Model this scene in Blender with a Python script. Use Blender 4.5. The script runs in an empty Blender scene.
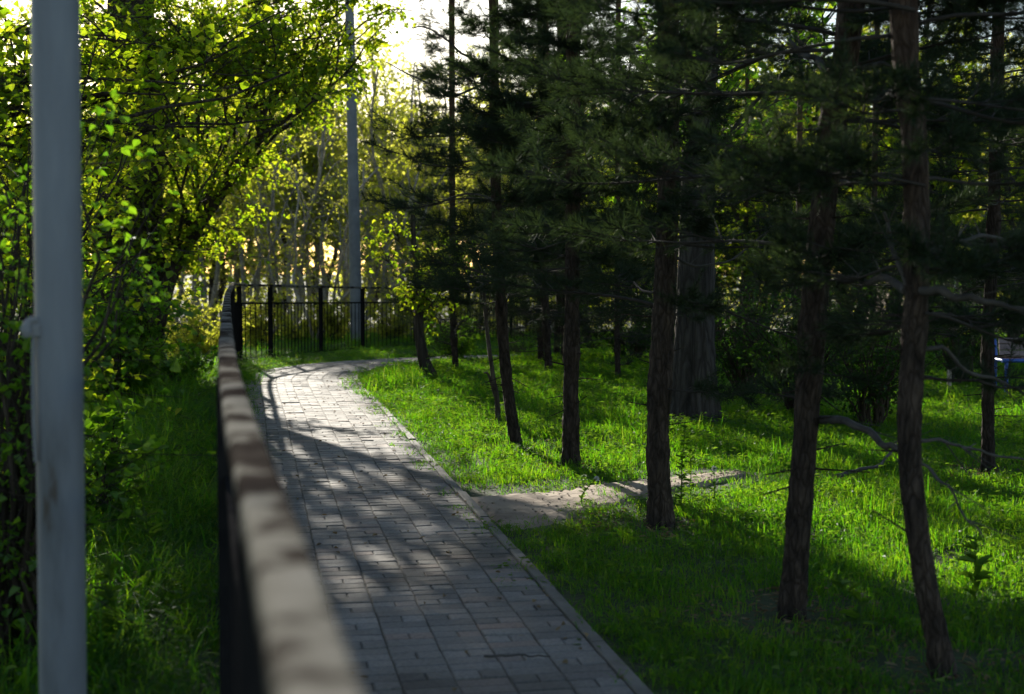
import bpy, math, random
import numpy as np
from mathutils import Vector
R = math.radians
SC = bpy.context.scene
COL = SC.collection
rng = np.random.default_rng(11)
random.seed(5)

# ------------------------------------------------------------------ camera geometry (used to size and place things)
EYE, FPX, HOR = 1.6, 1422.0, 265.0
PITCH = math.atan((347 - HOR) / FPX)
SUN_AZ, SUN_EL = -17.0, 16.5          # azimuth from +Y (negative = to the left), elevation


def ray(px, py):
    u, v = (px - 512) / FPX, (347 - py) / FPX
    c, s = math.cos(PITCH), math.sin(PITCH)
    return np.array([u, c + v * s, -s + v * c])


def P(px, py, d):
    r = ray(px, py)
    return np.array([0, 0, EYE]) + r * (d / r[1])


def fence_x(y):
    return np.interp(y, [-2, 0, 5, 10, 15, 20, 22.5, 23.9, 25, 27.5, 29.5, 31.5, 34, 37, 39, 40.5, 42, 60],
                     [.46, .05, -1.005, -2.005, -2.99, -3.93, -4.40, -4.55, -4.25, -3.7, -3.1, -2.2, -.8, .73, 3, 6, 10, 60])


def sstep(a, b, x):
    t = np.clip((x - a) / (b - a), 0, 1)
    return t * t * (3 - 2 * t)


def terr(x, y):
    x = np.asarray(x, float); y = np.asarray(y, float)
    z = -.0245 * np.clip(np.sqrt((np.maximum(y - 21.5, 0)) ** 2 + .5) - .7, 0, 45)
    dx = fence_x(np.clip(y, -2, 60)) - x
    z = z - .38 * sstep(.25, 2.6, dx) * (1 - sstep(24, 34, y))
    return z


def bumps(x, y):
    return .022 * (np.sin(1.7 * x + .6 * y) * np.cos(1.3 * y - .4 * x)) + .012 * np.sin(4.1 * x + 1.1) * np.sin(3.7 * y)


def G(px, py):
    r = ray(px, py); z = 0.
    for _ in range(12):
        t = (z - EYE) / r[2]
        z = float(terr(r[0] * t, r[1] * t))
    return np.array([r[0] * t, r[1] * t, z])


# ------------------------------------------------------------------ mesh building
class Geo:
    def __init__(s):
        s.V = []; s.F = []; s.M = []; s.S = []; s.n = 0

    def add(s, V, F, m=0, smooth=True):
        V = np.asarray(V, np.float32).reshape(-1, 3); F = np.asarray(F, np.int64)
        if len(F) == 0: return
        s.V.append(V); s.F.append(F + s.n); s.n += len(V)
        s.M.append(np.full(len(F), m, np.int32)); s.S.append(np.full(len(F), smooth, bool))

    def mesh(s, name, mats):
        me = bpy.data.meshes.new(name)
        V = np.concatenate(s.V)
        me.vertices.add(len(V)); me.vertices.foreach_set('co', V.ravel())
        loops = np.concatenate([f.ravel() for f in s.F]).astype(np.int32)
        tot = np.concatenate([np.full(len(f), f.shape[1], np.int32) for f in s.F])
        st = np.concatenate([[0], np.cumsum(tot)[:-1]]).astype(np.int32)
        me.loops.add(len(loops)); me.loops.foreach_set('vertex_index', loops)
        me.polygons.add(len(tot)); me.polygons.foreach_set('loop_start', st)
        me.polygons.foreach_set('material_index', np.concatenate(s.M))
        me.polygons.foreach_set('use_smooth', np.concatenate(s.S))
        for m in (mats if isinstance(mats, (list, tuple)) else [mats]): me.materials.append(m)
        me.update(calc_edges=True); me.validate()
        return me

    def obj(s, name, mats, parent=None, loc=None):
        o = bpy.data.objects.new(name, s.mesh(name, mats)); COL.objects.link(o)
        if parent: o.parent = parent
        if loc is not None: o.location = loc
        return o


def tag(o, label=None, cat=None, group=None, kind=None):
    if label: o['label'] = label
    if cat: o['category'] = cat
    if group: o['group'] = group
    if kind: o['kind'] = kind
    return o


def empty(name, loc, label, cat, group=None):
    o = bpy.data.objects.new(name, None); COL.objects.link(o)
    o.location = loc; o.empty_display_size = .2
    return tag(o, label, cat, group)


def dup(root, loc, rz=0., sc=1., label=None, group=None):
    r = root.copy(); COL.objects.link(r); r.location = loc; r.rotation_euler = (0, 0, rz)
    r.scale = (sc, sc, sc) if np.isscalar(sc) else sc
    if label: r['label'] = label
    if group: r['group'] = group
    for ch in list(root.children):
        c = ch.copy(); COL.objects.link(c); c.parent = r
        for g in ch.children:
            d = g.copy(); COL.objects.link(d); d.parent = c
    return r


def norm(v):
    v = np.asarray(v, float)
    return v / np.maximum(np.linalg.norm(v, axis=-1, keepdims=True), 1e-9)


def smooth_poly(pts, n):
    """Catmull-Rom through pts, n samples."""
    p = np.asarray(pts, float)
    p = np.vstack([2 * p[0] - p[1], p, 2 * p[-1] - p[-2]])
    k = len(p) - 3
    t = np.linspace(0, k - 1e-6, n); i = t.astype(int); u = (t - i)[:, None]
    a, b, c, d = p[i], p[i + 1], p[i + 2], p[i + 3]
    return .5 * (2 * b + (c - a) * u + (2 * a - 5 * b + 4 * c - d) * u ** 2 + (3 * b - a - 3 * c + d) * u ** 3)


def tube(g, pts, rad, sides=8, m=0, bark=0., ridges=0, rg=None, cap=True):
    p = np.asarray(pts, float); n = len(p)
    rad = np.broadcast_to(np.asarray(rad, float), (n,))
    t = norm(np.gradient(p, axis=0))
    ref = np.array([0, 0, 1.]) if abs(t[:, 2]).mean() < .8 else np.array([1., 0, 0])
    a = norm(np.cross(t, ref)); b = np.cross(t, a)
    th = np.linspace(0, 2 * np.pi, sides, endpoint=False)
    rr = np.repeat(rad[:, None], sides, 1)
    if bark:
        rg = rg or rng
        q = rg.normal(0, bark, (n, sides))
        if ridges:
            ph = np.cumsum(rg.normal(0, .25, n))[:, None]
            q += bark * 1.6 * np.abs(np.sin(th[None] * ridges / 2 + ph + .5 * np.sin(th * 3 + ph * .7)))
        rr = rr * (1 + q)
    V = p[:, None] + rr[..., None] * (np.cos(th)[None, :, None] * a[:, None] + np.sin(th)[None, :, None] * b[:, None])
    i = np.arange(n - 1)[:, None] * sides; j = np.arange(sides)[None]; j2 = (j + 1) % sides
    F = np.stack([i + j, i + j2, i + sides + j2, i + sides + j], -1).reshape(-1, 4)
    g.add(V.reshape(-1, 3), F, m)
    if cap:
        for k, f in ((0, 1), (n - 1, -1)):
            vv = np.vstack([V[k], p[k][None]])
            ff = np.array([[q, (q + 1) % sides, sides][::f] for q in range(sides)])
            g.add(vv, ff, m)


def sticks(g, p0, p1, r0, r1, m=0):
    """many thin three-sided twigs at once"""
    p0 = np.asarray(p0, float); p1 = np.asarray(p1, float); n = len(p0)
    if n == 0: return
    t = norm(p1 - p0); ref = np.where(np.abs(t[:, 2:3]) > .9, [[1., 0, 0]], [[0, 0, 1.]])
    a = norm(np.cross(t, ref)); b = np.cross(t, a)
    r0 = np.broadcast_to(r0, (n,)); r1 = np.broadcast_to(r1, (n,))
    V = np.zeros((n, 6, 3))
    for k in range(3):
        c, s = math.cos(k * 2.094), math.sin(k * 2.094)
        V[:, k] = p0 + r0[:, None] * (c * a + s * b); V[:, 3 + k] = p1 + r1[:, None] * (c * a + s * b)
    base = np.arange(n)[:, None, None] * 6
    F = (base + np.array([[0, 1, 4, 3], [1, 2, 5, 4], [2, 0, 3, 5]])[None]).reshape(-1, 4)
    g.add(V.reshape(-1, 3), F, m)


def leaves(g, c, tip, nrm, L, W, m=0, fold=.25):
    """folded six-point leaves"""
    n = len(c)
    if n == 0: return
    tip = norm(tip); s = norm(np.cross(tip, nrm)); u = np.cross(s, tip)
    L = np.broadcast_to(L, (n,))[:, None]; W = np.broadcast_to(W, (n,))[:, None]
    up = u * (fold + rng.uniform(-.25, .3, (n, 1))) * W
    V = np.stack([c, c + tip * L * .3 - s * W * .5 + up, c + tip * L * .68 - s * W * .36 + up * .7, c + tip * L - u * L * .08,
                  c + tip * L * .68 + s * W * .36 + up * .7, c + tip * L * .3 + s * W * .5 + up], 1)
    base = np.arange(n)[:, None, None] * 6
    F = (base + np.array([[0, 1, 2, 3], [0, 3, 4, 5]])[None]).reshape(-1, 4)
    g.add(V.reshape(-1, 3), F, m, False)


def rdir(n, rg, zs=1.):
    v = rg.normal(size=(n, 3)); v[:, 2] *= zs
    return norm(v)


def box(g, c, half, ax=None, m=0, bev=.0):
    c = np.asarray(c, float); A = np.eye(3) if ax is None else np.asarray(ax, float)
    h = np.asarray(half, float)
    if bev <= 0:
        s = np.array([[x, y, z] for x in (-1, 1) for y in (-1, 1) for z in (-1, 1)], float) * h
        F = [[0, 1, 3, 2], [4, 6, 7, 5], [0, 4, 5, 1], [2, 3, 7, 6], [0, 2, 6, 4], [1, 5, 7, 3]]
        g.add(c + s @ A, F, m, False); return
    V = []; F = []
    for z, k in ((-h[2], 1), (-h[2] + bev, 0), (h[2] - bev, 0), (h[2], 1)):
        bx, by = h[0] - bev * k, h[1] - bev * k; q = bev * .6
        V += [[bx, by - q, z], [bx - q, by, z], [-bx + q, by, z], [-bx, by - q, z], [-bx, -by + q, z], [-bx + q, -by, z], [bx - q, -by, z], [bx, -by + q, z]]
    for i in range(3):
        for j in range(8): F.append([i * 8 + j, i * 8 + (j + 1) % 8, i * 8 + 8 + (j + 1) % 8, i * 8 + 8 + j])
    V = np.array(V)
    g.add(c + V @ A, F, m, False)
    g.add(c + V[24:] @ A, [list(range(8))], m, False); g.add(c + V[:8] @ A, [list(range(7, -1, -1))], m, False)


# ------------------------------------------------------------------ materials
def mat(name):
    m = bpy.data.materials.new(name); m.use_nodes = True
    nt = m.node_tree; nt.nodes.clear()
    out = nt.nodes.new('ShaderNodeOutputMaterial')
    return m, nt, out


def N(nt, t, **kw):
    n = nt.nodes.new(t)
    for k, v in kw.items():
        if k in n.inputs: n.inputs[k].default_value = v
        else: setattr(n, k, v)
    return n


def ramp(nt, fac, stops):
    r = nt.nodes.new('ShaderNodeValToRGB'); e = r.color_ramp.elements
    while len(e) < len(stops): e.new(.5)
    for k, (p, c) in enumerate(stops): e[k].position = p; e[k].color = (*c, 1)
    nt.links.new(fac, r.inputs[0]); return r


def leaf_mat(name, cols, tcols, tr=.5, gloss=.08, rough=.45):
    m, nt, out = mat(name); L = nt.links
    geo = N(nt, 'ShaderNodeNewGeometry'); ri = geo.outputs['Random Per Island']
    a = ramp(nt, ri, [(k / max(1, len(cols) - 1), c) for k, c in enumerate(cols)])
    b = ramp(nt, ri, [(k / max(1, len(tcols) - 1), c) for k, c in enumerate(tcols)])
    d = N(nt, 'ShaderNodeBsdfDiffuse'); t = N(nt, 'ShaderNodeBsdfTranslucent'); gl = N(nt, 'ShaderNodeBsdfGlossy', Roughness=rough)
    L.new(a.outputs[0], d.inputs[0]); L.new(b.outputs[0], t.inputs[0])
    x = N(nt, 'ShaderNodeMixShader'); x.inputs[0].default_value = tr
    L.new(d.outputs[0], x.inputs[1]); L.new(t.outputs[0], x.inputs[2])
    y = N(nt, 'ShaderNodeMixShader'); y.inputs[0].default_value = gloss
    gl.inputs[0].default_value = (.8, .85, .8, 1)
    L.new(x.outputs[0], y.inputs[1]); L.new(gl.outputs[0], y.inputs[2])
    L.new(y.outputs[0], out.inputs[0])
    return m


def bark_mat(name, c0, c1, c2=None, zfade=None, sc=14, bump=.7, stretch=.22):
    """furrowed bark; zfade=(z0,z1) blends towards c2 with height on the trunk"""
    m, nt, out = mat(name); L = nt.links
    tc = N(nt, 'ShaderNodeTexCoord'); mp = N(nt, 'ShaderNodeMapping'); mp.inputs['Scale'].default_value = (1, 1, stretch)
    L.new(tc.outputs['Object'], mp.inputs[0])
    no = N(nt, 'ShaderNodeTexNoise', Scale=sc, Detail=7., Roughness=.65); L.new(mp.outputs[0], no.inputs['Vector'])
    vo = N(nt, 'ShaderNodeTexVoronoi', Scale=sc * 1.6, feature='DISTANCE_TO_EDGE'); 
    wn = N(nt, 'ShaderNodeTexNoise', Scale=sc * .55, Detail=3.); L.new(mp.outputs[0], wn.inputs['Vector'])
    wv = N(nt, 'ShaderNodeVectorMath', operation='MULTIPLY_ADD'); L.new(wn.outputs['Color'], wv.inputs[0]); wv.inputs[1].default_value = (2.2 / sc,) * 3; L.new(mp.outputs[0], wv.inputs[2])
    L.new(wv.outputs[0], vo.inputs['Vector'])
    c = ramp(nt, no.outputs[0], [(.33, c0), (.66, c1)])
    cr = ramp(nt, vo.outputs['Distance'], [(.0, (.5, .48, .46)), (.2, (1, 1, 1))])
    cm = N(nt, 'ShaderNodeMix', data_type='RGBA', blend_type='MULTIPLY'); cm.inputs[0].default_value = 1
    L.new(c.outputs[0], cm.inputs[6]); L.new(cr.outputs[0], cm.inputs[7])
    col = cm.outputs[2]
    if c2:
        sx = N(nt, 'ShaderNodeSeparateXYZ'); L.new(tc.outputs['Object'], sx.inputs[0])
        mr = N(nt, 'ShaderNodeMapRange'); mr.inputs[1].default_value, mr.inputs[2].default_value = zfade
        L.new(sx.outputs[2], mr.inputs[0])
        n2 = N(nt, 'ShaderNodeTexNoise', Scale=5.); L.new(tc.outputs['Object'], n2.inputs['Vector'])
        mm = N(nt, 'ShaderNodeMath', operation='MULTIPLY'); L.new(mr.outputs[0], mm.inputs[0]); L.new(n2.outputs[0], mm.inputs[1])
        mx = N(nt, 'ShaderNodeMix', data_type='RGBA'); L.new(mm.outputs[0], mx.inputs[0]); L.new(col, mx.inputs[6]); mx.inputs[7].default_value = (*c2, 1)
        col = mx.outputs[2]
    oi = N(nt, 'ShaderNodeObjectInfo'); tr_ = ramp(nt, oi.outputs['Random'], [(0, (.72, .70, .68)), (1, (1.25, 1.2, 1.15))])
    tm = N(nt, 'ShaderNodeMix', data_type='RGBA', blend_type='MULTIPLY'); tm.inputs[0].default_value = 1
    L.new(col, tm.inputs[6]); L.new(tr_.outputs[0], tm.inputs[7]); col = tm.outputs[2]
    b = N(nt, 'ShaderNodeBsdfPrincipled', Roughness=.9); L.new(col, b.inputs['Base Color'])
    b.inputs['Specular IOR Level'].default_value = .2
    ad = N(nt, 'ShaderNodeMath', operation='MULTIPLY_ADD'); L.new(vo.outputs['Distance'], ad.inputs[0]); ad.inputs[1].default_value = 1.2; L.new(no.outputs[0], ad.inputs[2])
    bp = N(nt, 'ShaderNodeBump', Strength=bump, Distance=.03); L.new(ad.outputs[0], bp.inputs['Height']); L.new(bp.outputs[0], b.inputs['Normal'])
    L.new(b.outputs[0], out.inputs[0])
    return m


def surf_mat(name, stops, sc=6, rough=.6, bump=.2, bdist=.01, metal=0., detail=6, sc2=None, spec=.5, stretch=(1, 1, 1)):
    m, nt, out = mat(name); L = nt.links
    tc = N(nt, 'ShaderNodeTexCoord'); mp = N(nt, 'ShaderNodeMapping'); mp.inputs['Scale'].default_value = stretch
    L.new(tc.outputs['Object'], mp.inputs[0])
    no = N(nt, 'ShaderNodeTexNoise', Scale=sc, Detail=float(detail), Roughness=.6); L.new(mp.outputs[0], no.inputs['Vector'])
    c = ramp(nt, no.outputs[0], stops)
    b = N(nt, 'ShaderNodeBsdfPrincipled', Roughness=rough, Metallic=metal); L.new(c.outputs[0], b.inputs['Base Color'])
    b.inputs['Specular IOR Level'].default_value = spec
    n2 = N(nt, 'ShaderNodeTexNoise', Scale=sc2 or sc * 6, Detail=5.); L.new(mp.outputs[0], n2.inputs['Vector'])
    bp = N(nt, 'ShaderNodeBump', Strength=bump, Distance=bdist); L.new(n2.outputs[0], bp.inputs['Height']); L.new(bp.outputs[0], b.inputs['Normal'])
    L.new(b.outputs[0], out.inputs[0])
    return m


def brick_mat():
    m, nt, out = mat('paver'); L = nt.links
    geo = N(nt, 'ShaderNodeNewGeometry'); tc = N(nt, 'ShaderNodeTexCoord')
    c = ramp(nt, geo.outputs['Random Per Island'], [(0, (.155, .143, .132)), (.3, (.20, .185, .17)), (.6, (.23, .213, .197)), (.85, (.26, .24, .222)), (.93, (.24, .195, .17)), (1, (.27, .205, .175))])
    no = N(nt, 'ShaderNodeTexNoise', Scale=1.1, Detail=5.); L.new(tc.outputs['Object'], no.inputs['Vector'])
    n2 = N(nt, 'ShaderNodeTexNoise', Scale=70., Detail=4.); L.new(tc.outputs['Object'], n2.inputs['Vector'])
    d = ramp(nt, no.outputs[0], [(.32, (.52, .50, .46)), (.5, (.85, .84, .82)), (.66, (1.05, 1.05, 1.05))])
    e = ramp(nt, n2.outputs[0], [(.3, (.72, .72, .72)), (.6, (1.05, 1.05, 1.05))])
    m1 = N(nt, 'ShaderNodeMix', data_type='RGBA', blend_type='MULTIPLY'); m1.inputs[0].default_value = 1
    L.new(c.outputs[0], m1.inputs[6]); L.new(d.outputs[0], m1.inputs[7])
    m2 = N(nt, 'ShaderNodeMix', data_type='RGBA', blend_type='MULTIPLY'); m2.inputs[0].default_value = 1
    L.new(m1.outputs[2], m2.inputs[6]); L.new(e.outputs[0], m2.inputs[7])
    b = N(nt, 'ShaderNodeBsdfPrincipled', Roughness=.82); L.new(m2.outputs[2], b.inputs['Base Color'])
    b.inputs['Specular IOR Level'].default_value = .35
    bp = N(nt, 'ShaderNodeBump', Strength=.35, Distance=.004); L.new(n2.outputs[0], bp.inputs['Height']); L.new(bp.outputs[0], b.inputs['Normal'])
    L.new(b.outputs[0], out.inputs[0])
    return m


M = {}
M['grass'] = leaf_mat('grass_blade', [(.016, .055, .006)] * 5 + [(.026, .080, .008)] * 7 + [(.046, .095, .012)] * 6 + [(.15, .125, .055)], [(.11, .36, .005)] * 5 + [(.20, .48, .007)] * 7 + [(.31, .53, .010)] * 6 + [(.40, .33, .10)], .55, .02, .5)
gnt = M['grass'].node_tree
gg = gnt.nodes.new('ShaderNodeNewGeometry'); gno = gnt.nodes.new('ShaderNodeTexNoise'); gno.inputs['Scale'].default_value = .9; gno.inputs['Detail'].default_value = 5.
gnt.links.new(gg.outputs['Position'], gno.inputs['Vector'])
for gb in [q for q in gnt.nodes if q.type in ('BSDF_DIFFUSE', 'BSDF_TRANSLUCENT')]:
    src = gb.inputs[0].links[0].from_socket
    gr = ramp(gnt, gno.outputs[0], [(.3, (.62, .78, .8)), (.52, (1, 1, 1)), (.72, (1.25, 1.06, 1.1))])
    gm = gnt.nodes.new('ShaderNodeMix'); gm.data_type = 'RGBA'; gm.blend_type = 'MULTIPLY'; gm.inputs[0].default_value = 1
    gnt.links.new(src, gm.inputs[6]); gnt.links.new(gr.outputs[0], gm.inputs[7]); gnt.links.new(gm.outputs[2], gb.inputs[0])
M['weed'] = leaf_mat('weed_leaf', [(.025, .06, .012), (.04, .085, .015)], [(.12, .28, .012), (.22, .38, .02)], .5, .02)
M['maple'] = leaf_mat('maple_leaf', [(.030, .085, .008), (.045, .115, .010), (.075, .14, .012)], [(.24, .42, .008), (.42, .56, .012), (.58, .62, .02)], .62, .02)
M['pale_leaf'] = leaf_mat('young_leaf', [(.08, .12, .015), (.11, .15, .02), (.14, .15, .03)], [(.52, .60, .03), (.66, .68, .06), (.74, .72, .12)], .65, .01)
M['shade_leaf'] = leaf_mat('bush_leaf', [(.03, .085, .010), (.045, .115, .012), (.06, .13, .014)], [(.14, .36, .008), (.26, .46, .012)], .52, .03)
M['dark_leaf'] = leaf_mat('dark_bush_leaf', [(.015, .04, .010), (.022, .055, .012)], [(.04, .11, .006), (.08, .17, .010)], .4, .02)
M['needle'] = leaf_mat('pine_needle', [(.014, .028, .015), (.022, .038, .018), (.032, .046, .02)], [(.03, .055, .015), (.045, .07, .016)], .28, .02, .5)
M['pine_bark'] = bark_mat('pine_bark', (.020, .016, .013), (.095, .072, .058), (.16, .08, .045), (1.6, 5.5), 20, 1., .3)
M['dark_bark'] = bark_mat('dark_bark', (.030, .025, .020), (.10, .082, .066), None, None, 9, 1., .16)
M['grey_bark'] = bark_mat('grey_bark', (.03, .028, .027), (.11, .10, .095), None, None, 8, 1., .14)
M['pale_bark'] = bark_mat('pale_bark', (.26, .23, .18), (.50, .46, .38), None, None, 12, .4, .4)
M['pine_twig'] = surf_mat('pine_twig', [(.3, (.018, .015, .012)), (.7, (.050, .040, .032))], 20, .9, .3)
M['twig'] = surf_mat('dead_wood', [(.3, (.03, .026, .023)), (.7, (.09, .08, .07))], 14, .85, .4)
M['paver'] = brick_mat()
M['joint'] = surf_mat('joint_sand', [(.3, (.06, .055, .042)), (.7, (.13, .115, .09))], 30, .95, .3)
M['kerb'] = surf_mat('kerb_concrete', [(.3, (.09, .085, .07)), (.7, (.19, .175, .155))], 5, .85, .4, .004, sc2=60)
M['soil'] = surf_mat('soil', [(.3, (.022, .030, .009)), (.5, (.030, .050, .010)), (.72, (.045, .048, .02))], 2.5, .95, .5, .02)
M['dirt'] = surf_mat('trodden_dirt', [(.25, (.15, .105, .07)), (.5, (.29, .22, .155)), (.75, (.38, .30, .22))], 2.2, .95, .8, .03, sc2=9)
M['black_paint'] = surf_mat('black_paint', [(.3, (.010, .010, .011)), (.7, (.022, .021, .021))], 9, .8, .15, .002, spec=.0)
M['rail_paint'] = surf_mat('dappled_rail_paint', [(.42, (.030, .025, .022)), (.48, (.055, .047, .04)), (.52, (.165, .155, .132)), (.68, (.235, .222, .195))], 4.5, .95, .25, .002, detail=4, spec=.0)  # noise bands of dark and pale grey paint leaf-shadow dapple onto the rail
M['pole_paint'] = surf_mat('pale_pole_paint', [(.30, (.06, .05, .045)), (.335, (.10, .11, .125)), (.45, (.155, .172, .198)), (.58, (.18, .20, .228)), (.72, (.24, .255, .27))], 6, .5, .4, .003, stretch=(1, 1, .22))
M['rust'] = surf_mat('rust', [(.3, (.06, .03, .018)), (.7, (.16, .085, .05))], 30, .9, .4)
M['concrete'] = surf_mat('post_concrete', [(.3, (.15, .155, .16)), (.7, (.24, .245, .25))], 4, .85, .3, .004)
M['blue'] = surf_mat('blue_paint', [(.3, (.015, .07, .32)), (.7, (.03, .10, .40))], 8, .4, .1, .001)
M['plank'] = surf_mat('mauve_plank', [(.3, (.14, .10, .10)), (.7, (.24, .18, .175))], 4, .7, .3, .003, stretch=(.3, 4, 4))
M['plank_red'] = surf_mat('brown_plank', [(.3, (.10, .045, .035)), (.7, (.18, .085, .06))], 4, .7, .3, .003)
M['house'] = surf_mat('house_render', [(.3, (.26, .19, .155)), (.7, (.34, .26, .21))], 1.5, .9, .3, .01)
M['house_roof'] = surf_mat('roof_sheet', [(.3, (.12, .11, .11)), (.7, (.2, .18, .17))], 2, .7, .3)
M['pane'] = surf_mat('window_glass', [(.3, (.03, .035, .04)), (.7, (.05, .055, .06))], 1, .08, .02)
M['white'] = surf_mat('white_frame', [(.3, (.6, .6, .58)), (.7, (.72, .72, .7))], 3, .5, .05)
M['litter'] = leaf_mat('dead_leaf', [(.10, .065, .035), (.18, .12, .06), (.25, .18, .10)], [(.2, .12, .05), (.3, .2, .08)], .2, .03)
M['flower'] = surf_mat('seed_head', [(.3, (.6, .6, .55)), (.7, (.75, .75, .7))], 20, .8, .3)

# ------------------------------------------------------------------ brick path layout
INNER = smooth_poly([(1.77, -2), (1.404, 0), (.487, 5), (-.426, 10), (-1.34, 15), (-2.02, 18.6), (-2.26, 20.2), (-2.2, 21.5), (-1.86, 22.8), (-1.35, 23.8),
                     (-.4, 24.9), (1.2, 26.1), (4, 27.6), (8, 29), (14, 30.5)], 1400)
_seg = np.linalg.norm(np.diff(INNER, axis=0), axis=1); ARC = np.concatenate([[0], np.cumsum(_seg)])
_tan = norm(np.gradient(INNER, axis=0)); _nl = np.stack([-_tan[:, 1], _tan[:, 0]], 1)      # to the left of travel
PW = 1.47


def path_pt(s, t):
    s = np.asarray(s, float); t = np.asarray(t, float)
    x = np.interp(s, ARC, INNER[:, 0]); y = np.interp(s, ARC, INNER[:, 1])
    nx = np.interp(s, ARC, _nl[:, 0]); ny = np.interp(s, ARC, _nl[:, 1])
    return np.stack([x + nx * t, y + ny * t], -1)


_left = INNER + _nl * PW
PATH_POLY = np.vstack([INNER[::6], _left[::6][::-1]])


def inside(poly, x, y):
    x = np.asarray(x, float); y = np.asarray(y, float)
    r = np.zeros(x.shape, bool); n = len(poly)
    j = n - 1
    for i in range(n):
        xi, yi = poly[i]; xj, yj = poly[j]
        c = ((yi > y) != (yj > y))
        if yi != yj: r ^= c & (x < (xj - xi) * (y - yi) / (yj - yi) + xi)
        j = i
    return r


# ---- dirt footpath leaving the brick path
_top = [(452, 496), (480, 494), (520, 491), (560, 487), (610, 483), (655, 479), (690, 476), (715, 474), (735, 474), (748, 476)]
_bot = [(506, 534), (526, 532), (552, 527), (582, 520), (616, 511), (650, 503), (690, 494), (718, 487), (738, 481), (748, 477)]
DT = smooth_poly([G(*p)[:2] for p in _top], 90); DB = smooth_poly([G(*p)[:2] for p in _bot], 90)
_wob = np.cumsum(rng.normal(0, .02, 90)); _wob -= np.linspace(0, _wob[-1], 90)
_wob = np.convolve(_wob, np.ones(7) / 7, 'same')
DT[:, 1] += _wob + rng.normal(0, .008, 90); DB[:, 1] += rng.normal(0, .008, 90) - _wob * .5
DIRT_POLY = np.vstack([DB, DT[::-1]])

# ------------------------------------------------------------------ ground, path, kerb, dirt
xs = np.concatenate([[-400, -150, -70, -40], np.arange(-26, -8, 1.), np.arange(-8, 12, .2), np.arange(12, 30, 1.), [40, 70, 150, 400]])
ys = np.concatenate([[-60, -20, -6], np.arange(-3, 34, .2), np.arange(34, 70, 1.), [80, 100, 160, 420]])
X, Y = np.meshgrid(xs, ys)
pin = np.minimum.reduce([np.hypot(X - a, Y - b) for a, b in INNER[::25] + _nl[::25] * .7]) if True else None
calm = sstep(.9, 1.8, pin)
Z = terr(X, Y) + bumps(X, Y) * calm
g = Geo(); ny, nx = X.shape
i = np.arange(ny - 1)[:, None] * nx + np.arange(nx - 1)[None]
g.add(np.stack([X, Y, Z - .004], -1).reshape(-1, 3), np.stack([i, i + 1, i + nx + 1, i + nx], -1).reshape(-1, 4))
tag(g.obj('ground', M['soil']), kind='structure')

smax = ARC[-1] - .3
g = Geo()
sb = np.linspace(0, smax, 500)
a = path_pt(sb, -.01); b = path_pt(sb, PW + .02)
V = np.concatenate([np.column_stack([a, terr(a[:, 0], a[:, 1]) * 0 + np.interp(a[:, 1], [0, 60], [0, 0]) + terr(3, a[:, 1]) + .012]),
                    np.column_stack([b, terr(3, b[:, 1]) + .012])])
k = np.arange(499)
g.add(V, np.stack([k, k + 1, k + 501, k + 500], 1), 1)
row = np.arange(int(smax / .1)); sb0 = row * .1
br = []
for c in range(7):
    ph = (row + c * 2 + (c == 3)) % 3
    full = ph != 2
    for s0 in sb0[full]: br.append((s0, s0 + .1, c * .21, c * .21 + .21))
    for s0 in sb0[~full]:
        br.append((s0, s0 + .1, c * .21, c * .21 + .105)); br.append((s0, s0 + .1, c * .21 + .105, c * .21 + .21))
br = np.array(br); nb = len(br)
gap, bv = .003, .005
hz = .02 + rng.normal(0, .0014, nb) - .005 * (rng.random(nb) < .05); tl = rng.normal(0, .0013, (nb, 4))
jt = rng.normal(0, .0012, (nb, 2))
cs = [(0, 2), (1, 2), (1, 3), (0, 3)]
Vb = np.zeros((nb, 12, 3))
for q, (si, ti) in enumerate(cs):
    for lay, (ins, dz) in enumerate(((gap, -.02), (gap, -bv * .8), (gap + bv, 0))):
        s = br[:, si] + (ins if si == 0 else -ins) + jt[:, 0]; t = br[:, ti] + (ins if ti == 2 else -ins) + jt[:, 1]
        xy = path_pt(s, t)
        Vb[:, lay * 4 + q, :2] = xy; Vb[:, lay * 4 + q, 2] = terr(3, xy[:, 1]) + hz + tl[:, q] + dz
Fq = [[8, 9, 10, 11][::-1]]
for l in (0, 4):
    for q in range(4): Fq.append([l + q, l + 4 + q, l + 4 + (q + 1) % 4, l + (q + 1) % 4])
g.add(Vb.reshape(-1, 3), (np.arange(nb)[:, None, None] * 12 + np.array(Fq)[None]).reshape(-1, 4), 0, False)
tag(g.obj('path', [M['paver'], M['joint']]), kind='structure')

g = Geo()          # slim kerb stones along the right edge, with a joint every metre
for s0 in np.arange(0, smax - 1, 1.):
    ss = np.linspace(s0 + .006, s0 + .994, 9); dz = rng.normal(0, .004); dt = rng.normal(0, .004)
    ring = []
    for t, z in ((-.066, -.05), (-.066, .022), (-.060, .028), (-.012, .028), (-.006, .022), (-.006, -.05)):
        xy = path_pt(ss, np.full(9, t + dt)); ring.append(np.column_stack([xy, terr(3, xy[:, 1]) + z + dz]))
    Vk = np.stack(ring, 1).reshape(-1, 3); k = np.arange(8)[:, None] * 6 + np.arange(5)[None]
    g.add(Vk, np.stack([k, k + 1, k + 7, k + 6], -1).reshape(-1, 4), 0, False)
    g.add(Vk[:6], [[0, 1, 2, 3, 4, 5]], 0, False); g.add(Vk[-6:], [[5, 4, 3, 2, 1, 0]], 0, False)
tag(g.obj('kerb', M['kerb']), kind='structure')

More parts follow.
